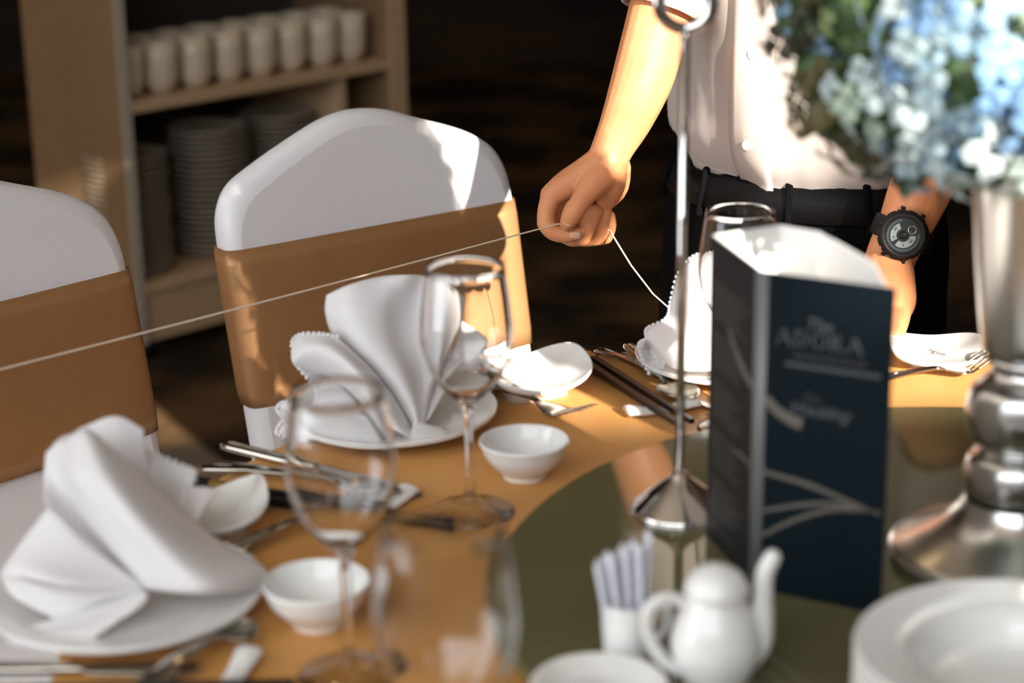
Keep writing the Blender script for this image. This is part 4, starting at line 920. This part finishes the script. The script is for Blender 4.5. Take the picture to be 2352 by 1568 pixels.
# hair and facial features
obj('hair', remesh('hr', xf(lathe(smooth_prof([(.0, .02), (.06, .0), (.080, .01), (.081, .05), (.07, .095), (.04, .122), (0, .13)], 24), 24), Matrix.Translation(HC-TN*.014+V(0, 0, .0)) @ Matrix.Rotation(-YAW, 4, 'Z') @ Matrix.Diagonal((1, 1.2, 1.05, 1))), .006, 'hair', man, 3), 'hair', man)
for s_ in (-1, 1): wobj('eyebrow', tube([HC+TN*.088+TL*s_*.014+V(0, 0, .038), HC+TN*.083+TL*s_*.045+V(0, 0, .038)], .0035, 8, 5), 'hair', man)
# --- shirt
NS = 96
def shirt_r(z, g):
    P_ = [(.866, .158, .117), (.885, .166, .124), (.92, .172, .129), (.96, .170, .128), (1.02, .167, .124), (1.1, .170, .121), (1.2, .180, .117), (1.29, .186, .112), (1.345, .172, .098), (1.385, .12, .08), (1.405, .078, .066)]
    for (z0, a0, b0), (z1, a1, b1_) in zip(P_, P_[1:]):
        if z <= z1+1e-9: u = max(0, (z-z0)/(z1-z0)); return a0+(a1-a0)*u, b0+(b1_-b0)*u
    return P_[-1][1:]
def shirt_pt(z, g, e=0.):
    a, b_ = shirt_r(z, g)
    c_, s_ = math.cos(g), math.sin(g)
    q = V(c_*2.4, s_*2.4, z*5+c_*2.2)
    wv = .0065*mnoise.noise(q*1.3)+.0035*math.sin(18*z+5*c_*1.7+3*s_)*max(0, 1-(z-.87)/.35)+.0022*mnoise.noise(q*3.1)
    dip = -.012*math.exp(-((z-.872)/.018)**2)
    rr_ = 1+(wv+e+dip)/max(a, b_)
    sag = -.02*max(0, (1.0-z)/.14)*max(0, s_)*.5
    return tp(a*c_*rr_, b_*s_*rr_, z+(sag if z < 1.0 else 0)+.012*c_*(-1 if z < .9 else 0)*1.)
zs = [.866+(1.405-.866)*(i/46)**1.25 for i in range(47)]
rows = [[shirt_pt(z, 2*math.pi*i/NS) for i in range(NS)] for z in zs]
v = [p for r in rows for p in r]; f = []
for k in range(len(rows)-1):
    for i in range(NS): j = (i+1) % NS; f.append((k*NS+i, k*NS+j, (k+1)*NS+j, (k+1)*NS+i))
sh = solidify(wobj('shirt', (v, f), 'shirt', man), .0012)
G0 = math.pi/2                                                   # front centre line
rows = [[shirt_pt(z, G0+.06-.30*i/6, .0022+(.0012 if i in (0, 5) else 0)) for i in range(7)] for z in zs[:40]]
pk_ = obj('placket', ([p-Vector(man.location) for p in grid(rows)[0]], grid(rows)[1]), 'shirt', sh); solidify(pk_, .0016)
for z in (.915, 1.005, 1.095, 1.185, 1.275):
    p_ = shirt_pt(z, G0-.09, .0036); o_ = obj('button', lathe([(0, 0), (.0052, 0), (.0056, .0004), (.0052, .0010), (.004, .0007), (0, .0007)], 18), 'button', sh); o_.location = p_-Vector(man.location)
    o_.rotation_euler = ((p_-tp(0, 0, z)).normalized()).to_track_quat('Z', 'Y').to_euler()
obj('hem_seam', tube([shirt_pt(.874, 2*math.pi*i/64, .0012)-Vector(man.location) for i in range(65)], .0008, 6, cap=False), 'shirt', sh)
def sleeve(pts, rad, name='sleeve'):
    q = spline([Vector(p) for p in pts], 26); rr_ = spline(rad, 26); n = 40; rows = []; prev = V(0, 1, 0)
    for i, p in enumerate(q):
        t_ = (q[min(i+1, 25)]-q[max(i-1, 0)]).normalized(); s_ = t_.cross(prev).normalized(); u_ = s_.cross(t_); prev = u_
        rows.append([p+(s_*math.cos(2*math.pi*k/n)+u_*math.sin(2*math.pi*k/n))*(rr_[i]+.004*mnoise.noise(V(i*.35, math.cos(2*math.pi*k/n)*1.6, math.sin(2*math.pi*k/n)*1.6))) for k in range(n)])
    def skin_(rows): 
        v = [p-Vector(man.location) for r in rows for p in r]; f = []
        for k in range(len(rows)-1):
            for i in range(n): j = (i+1) % n; f.append((k*n+i, k*n+j, (k+1)*n+j, (k+1)*n+i))
        return v, f
    s2 = solidify(obj(name, skin_(rows), 'shirt', sh), .0014)
    ce = q[25]; cu = [[ce+(p-ce)*1.06+(q[25]-q[22]).normalized()*dz for p in rows[25]] for dz in (-.035, -.02, -.004, .001)]
    solidify(obj('cuff', skin_(cu), 'shirt', sh), .003)
sleeve([tp(-.150, -.0, 1.335), tp(-.192, .0, 1.27), (tp(-.2, 0, 1.27)+elr)/2, elr+V(-.004, 0, 0), h(1532, -10, .056), h(1520, 26, .050)], [.066, .066, .060, .052, .046, .041])
sleeve([tp(.150, -.0, 1.335), tp(.192, .0, 1.27), (tp(.2, 0, 1.27)+ell)/2, ell, g_(2222, 190, .045), g_(2205, 240, .036)], [.066, .066, .060, .052, .047, .043])
obj('collar', join(*[([p-Vector(man.location) for p in grid([[tp(.075*math.cos(g), .064*math.sin(g), 1.40+dz) if dz < .035 else tp(.085*math.cos(g), .078*math.sin(g)+.01, 1.40+.07-dz) for g in [2*math.pi*(i/24)+math.pi/2 for i in range(25)]] for dz in (0, .018, .034, .05, .065)])[0]], grid([[0]*25]*5)[1])]), 'shirt', sh)
# --- trousers, belt
tr_ = [ering([(.70, .172, .118, 0), (.76, .180, .124, 0), (.82, .174, .120, 0), (.875, .152, .108, 0)])]
for s_ in (-1, 1): tr_.append(tube([tp(.085*s_, 0, .78), tp(.095*s_, .005, .62), tp(.095*s_, .005, .45), tp(.095*s_, -.005, .2), tp(.095*s_, 0, .04)], [.092, .088, .076, .066, .064], 20, 20, cap=False))
pants = obj('trousers', remesh('pt', join(*tr_), .009, 'trousers', man, 6), 'trousers', man)
def around(z, e, a, b_): return [tp((a+e)*math.cos(2*math.pi*i/64), (b_+e)*math.sin(2*math.pi*i/64), z)-Vector(man.location) for i in range(64)]
bl = [around(.826, .001, .170, .118), around(.828, .004, .169, .117), around(.862, .004, .158, .111), around(.864, .001, .157, .110)]
v = [p for r in bl for p in r]; f = [(k*64+i, k*64+(i+1) % 64, (k+1)*64+(i+1) % 64, (k+1)*64+i) for k in range(3) for i in range(64)]
belt = solidify(obj('belt', (v, f), 'leather', man), .002)
for gg in (70, 38, 110, 150):
    gg = R_(gg); a_ = tp(.176*math.cos(gg), .1235*math.sin(gg), .82); b_ = tp(.163*math.cos(gg), .1165*math.sin(gg), .868)
    obj('belt_loop', tube([a_-Vector(man.location), b_-Vector(man.location)], .0042, 8, 4, flat=(1, .3), up=V(0, 1, 0)), 'trousers', pants)
obj('pocket_seam', tube([tp(.180*math.cos(R_(g)), .1265*math.sin(R_(g)), z)-Vector(man.location) for g, z in ((52, .82), (46, .80), (36, .785), (22, .782), (10, .785))], .0012, 6, 16), 'leather', pants)
for s_ in (-1, 1):
    sh_ = join(tube([tp(.095*s_, -.06, .04), tp(.095*s_, .02, .045), tp(.095*s_, .12, .035), tp(.098*s_, .17, .03)], [.036, .042, .042, .030], 16, 14, flat=(1, .8)), tube([tp(.095*s_, -.02, .05), tp(.095*s_, -.01, .09)], .042, 14, 5))
    obj('shoe', remesh('sh', sh_, .006, 'leather', man, 3), 'leather', man)

# --- wristwatch
wc = g_(2072, 536, -.006); ax = (g_(2112, 440, .0)-g_(2048, 585, -.008)).normalized()
wn = (tocam(wc)+V(.10, 0, .10)); wn = (wn-ax*wn.dot(ax)).normalized(); ws = ax.cross(wn)
WM = Matrix((ws, ax, wn)).transposed().to_4x4()                    # x across the arm, y up the arm, z out of the dial
watch = thing('wristwatch', 'chunky black sports watch on the man\'s wrist behind the card', 'watch', wc, rot=WM.to_euler())
Rr = .0275
loop = [V((Rr+.003)*math.sin(2*math.pi*i/40)*1.02, 0, -.001+(Rr*.9+.002)*math.cos(2*math.pi*i/40)) for i in range(41)]
obj('strap', tube(loop, .0115, 14, flat=(.16, 1), up=V(0, 1, 0), cap=False), 'rubber', watch)
ZW = Rr*.9
def gear(R0, z0, z1, nt=16, depth=.0016):
    n = nt*6; v = []; 
    for z, rr_ in ((z0, .97), (z0+.001, 1.), (z1-.001, 1.), (z1, .94)):
        for i in range(n):
            r2 = (R0-(depth if i % 6 == 0 else 0))*rr_; g = 2*math.pi*i/n; v.append(V(r2*math.cos(g), r2*math.sin(g), z))
    f = [(k*n+i, k*n+(i+1) % n, (k+1)*n+(i+1) % n, (k+1)*n+i) for k in range(3) for i in range(n)]+[tuple(reversed(range(n))), tuple(range(3*n, 4*n))]
    return v, f
obj('case', gear(.0262, ZW-.004, ZW+.007, 14), 'rubber', watch, False)
obj('bezel', lathe([(.0182, ZW+.0065), (.0185, ZW+.0105), (.0215, ZW+.0108), (.0245, ZW+.0085), (.0245, ZW+.0065)], 48), 'rubber', watch)
dl = obj('dial', lathe([(0, ZW+.0078), (.0183, ZW+.0078)], 48), 'dial_dark', watch)
def arc(r0, r1, a0, a1, z, n=18):
    v = []; 
    for i in range(n+1):
        g = R_(a0+(a1-a0)*i/n); v += [V(r0*math.cos(g), r0*math.sin(g), z), V(r1*math.cos(g), r1*math.sin(g), z)]
    return v, [(2*i, 2*i+1, 2*i+3, 2*i+2) for i in range(n)]
obj('display_window', arc(.0068, .0130, 130, 232, ZW+.0081), 'dial', dl, False)
obj('display_window', arc(.0068, .0130, 252, 378, ZW+.0081), 'dial', dl, False)
obj('minute_marks', join(*[arc(.0146, .0166, a-.9, a+.9, ZW+.0081, 1) for a in range(0, 360, 6) if not 25 < a < 120]), 'dial', dl, False)
obj('sub_dial_ring', xf(lathe([(.0036, 0), (.0046, 0), (.0046, .0006), (.0036, .0006)], 24, True), Matrix.Translation((.0062, .0086, ZW+.008))), 'steel', dl)
obj('numerals', join(xf(text_mesh('50', .0040), Matrix.Translation((-.0098, .003, ZW+.0083)) @ Matrix.Rotation(R_(75), 4, 'Z')), xf(text_mesh('10', .0036), Matrix.Translation((-.0078, -.0058, ZW+.0083)) @ Matrix.Rotation(R_(120), 4, 'Z')), xf(text_mesh('FR', .0040), Matrix.Translation((.0092, -.0025, ZW+.0083)) @ Matrix.Rotation(R_(-100), 4, 'Z')), xf(text_mesh('3', .0036), Matrix.Translation((.004, -.009, ZW+.0083)) @ Matrix.Rotation(R_(-150), 4, 'Z'))), 'dial_dark', dl, False)
obj('hub', lathe([(0, ZW+.0086), (.0042, ZW+.0086), (.0044, ZW+.0079)], 24), 'rubber', dl)
for s_ in (-1, 1):
    for q in (-.011, .011): obj('side_button', xf(lathe([(0, 0), (.0022, 0), (.0022, .003), (0, .0034)], 12), Matrix.Translation((q, s_*.024, ZW+.002)) @ Matrix.Rotation(-s_*math.pi/2, 4, 'X')), 'rubber', watch)

# --- the string pulled across the table
s1 = h(1283, 514, -.020); s0 = s1+(at(-60, 853, 1.50)-s1)*1.9
pts = [s0.lerp(s1, i/14)-V(0, 0, .004*math.sin(math.pi*i/14)) for i in range(15)]
tail = [h(1300, 516, -.018), h(1335, 522, -.008), h(1375, 530, .010), h(1402, 528, .020), at(1410, 545, 1.985), at(1450, 610, 1.97), at(1500, 675, 1.94), at(1535, 706, 1.92), at(1575, 735, 1.905)]
solo('string', tube(pts+tail, .00085, 6), 'string', s1, 'thin cream string stretched from the man\'s fingers across both chairs', 'string')
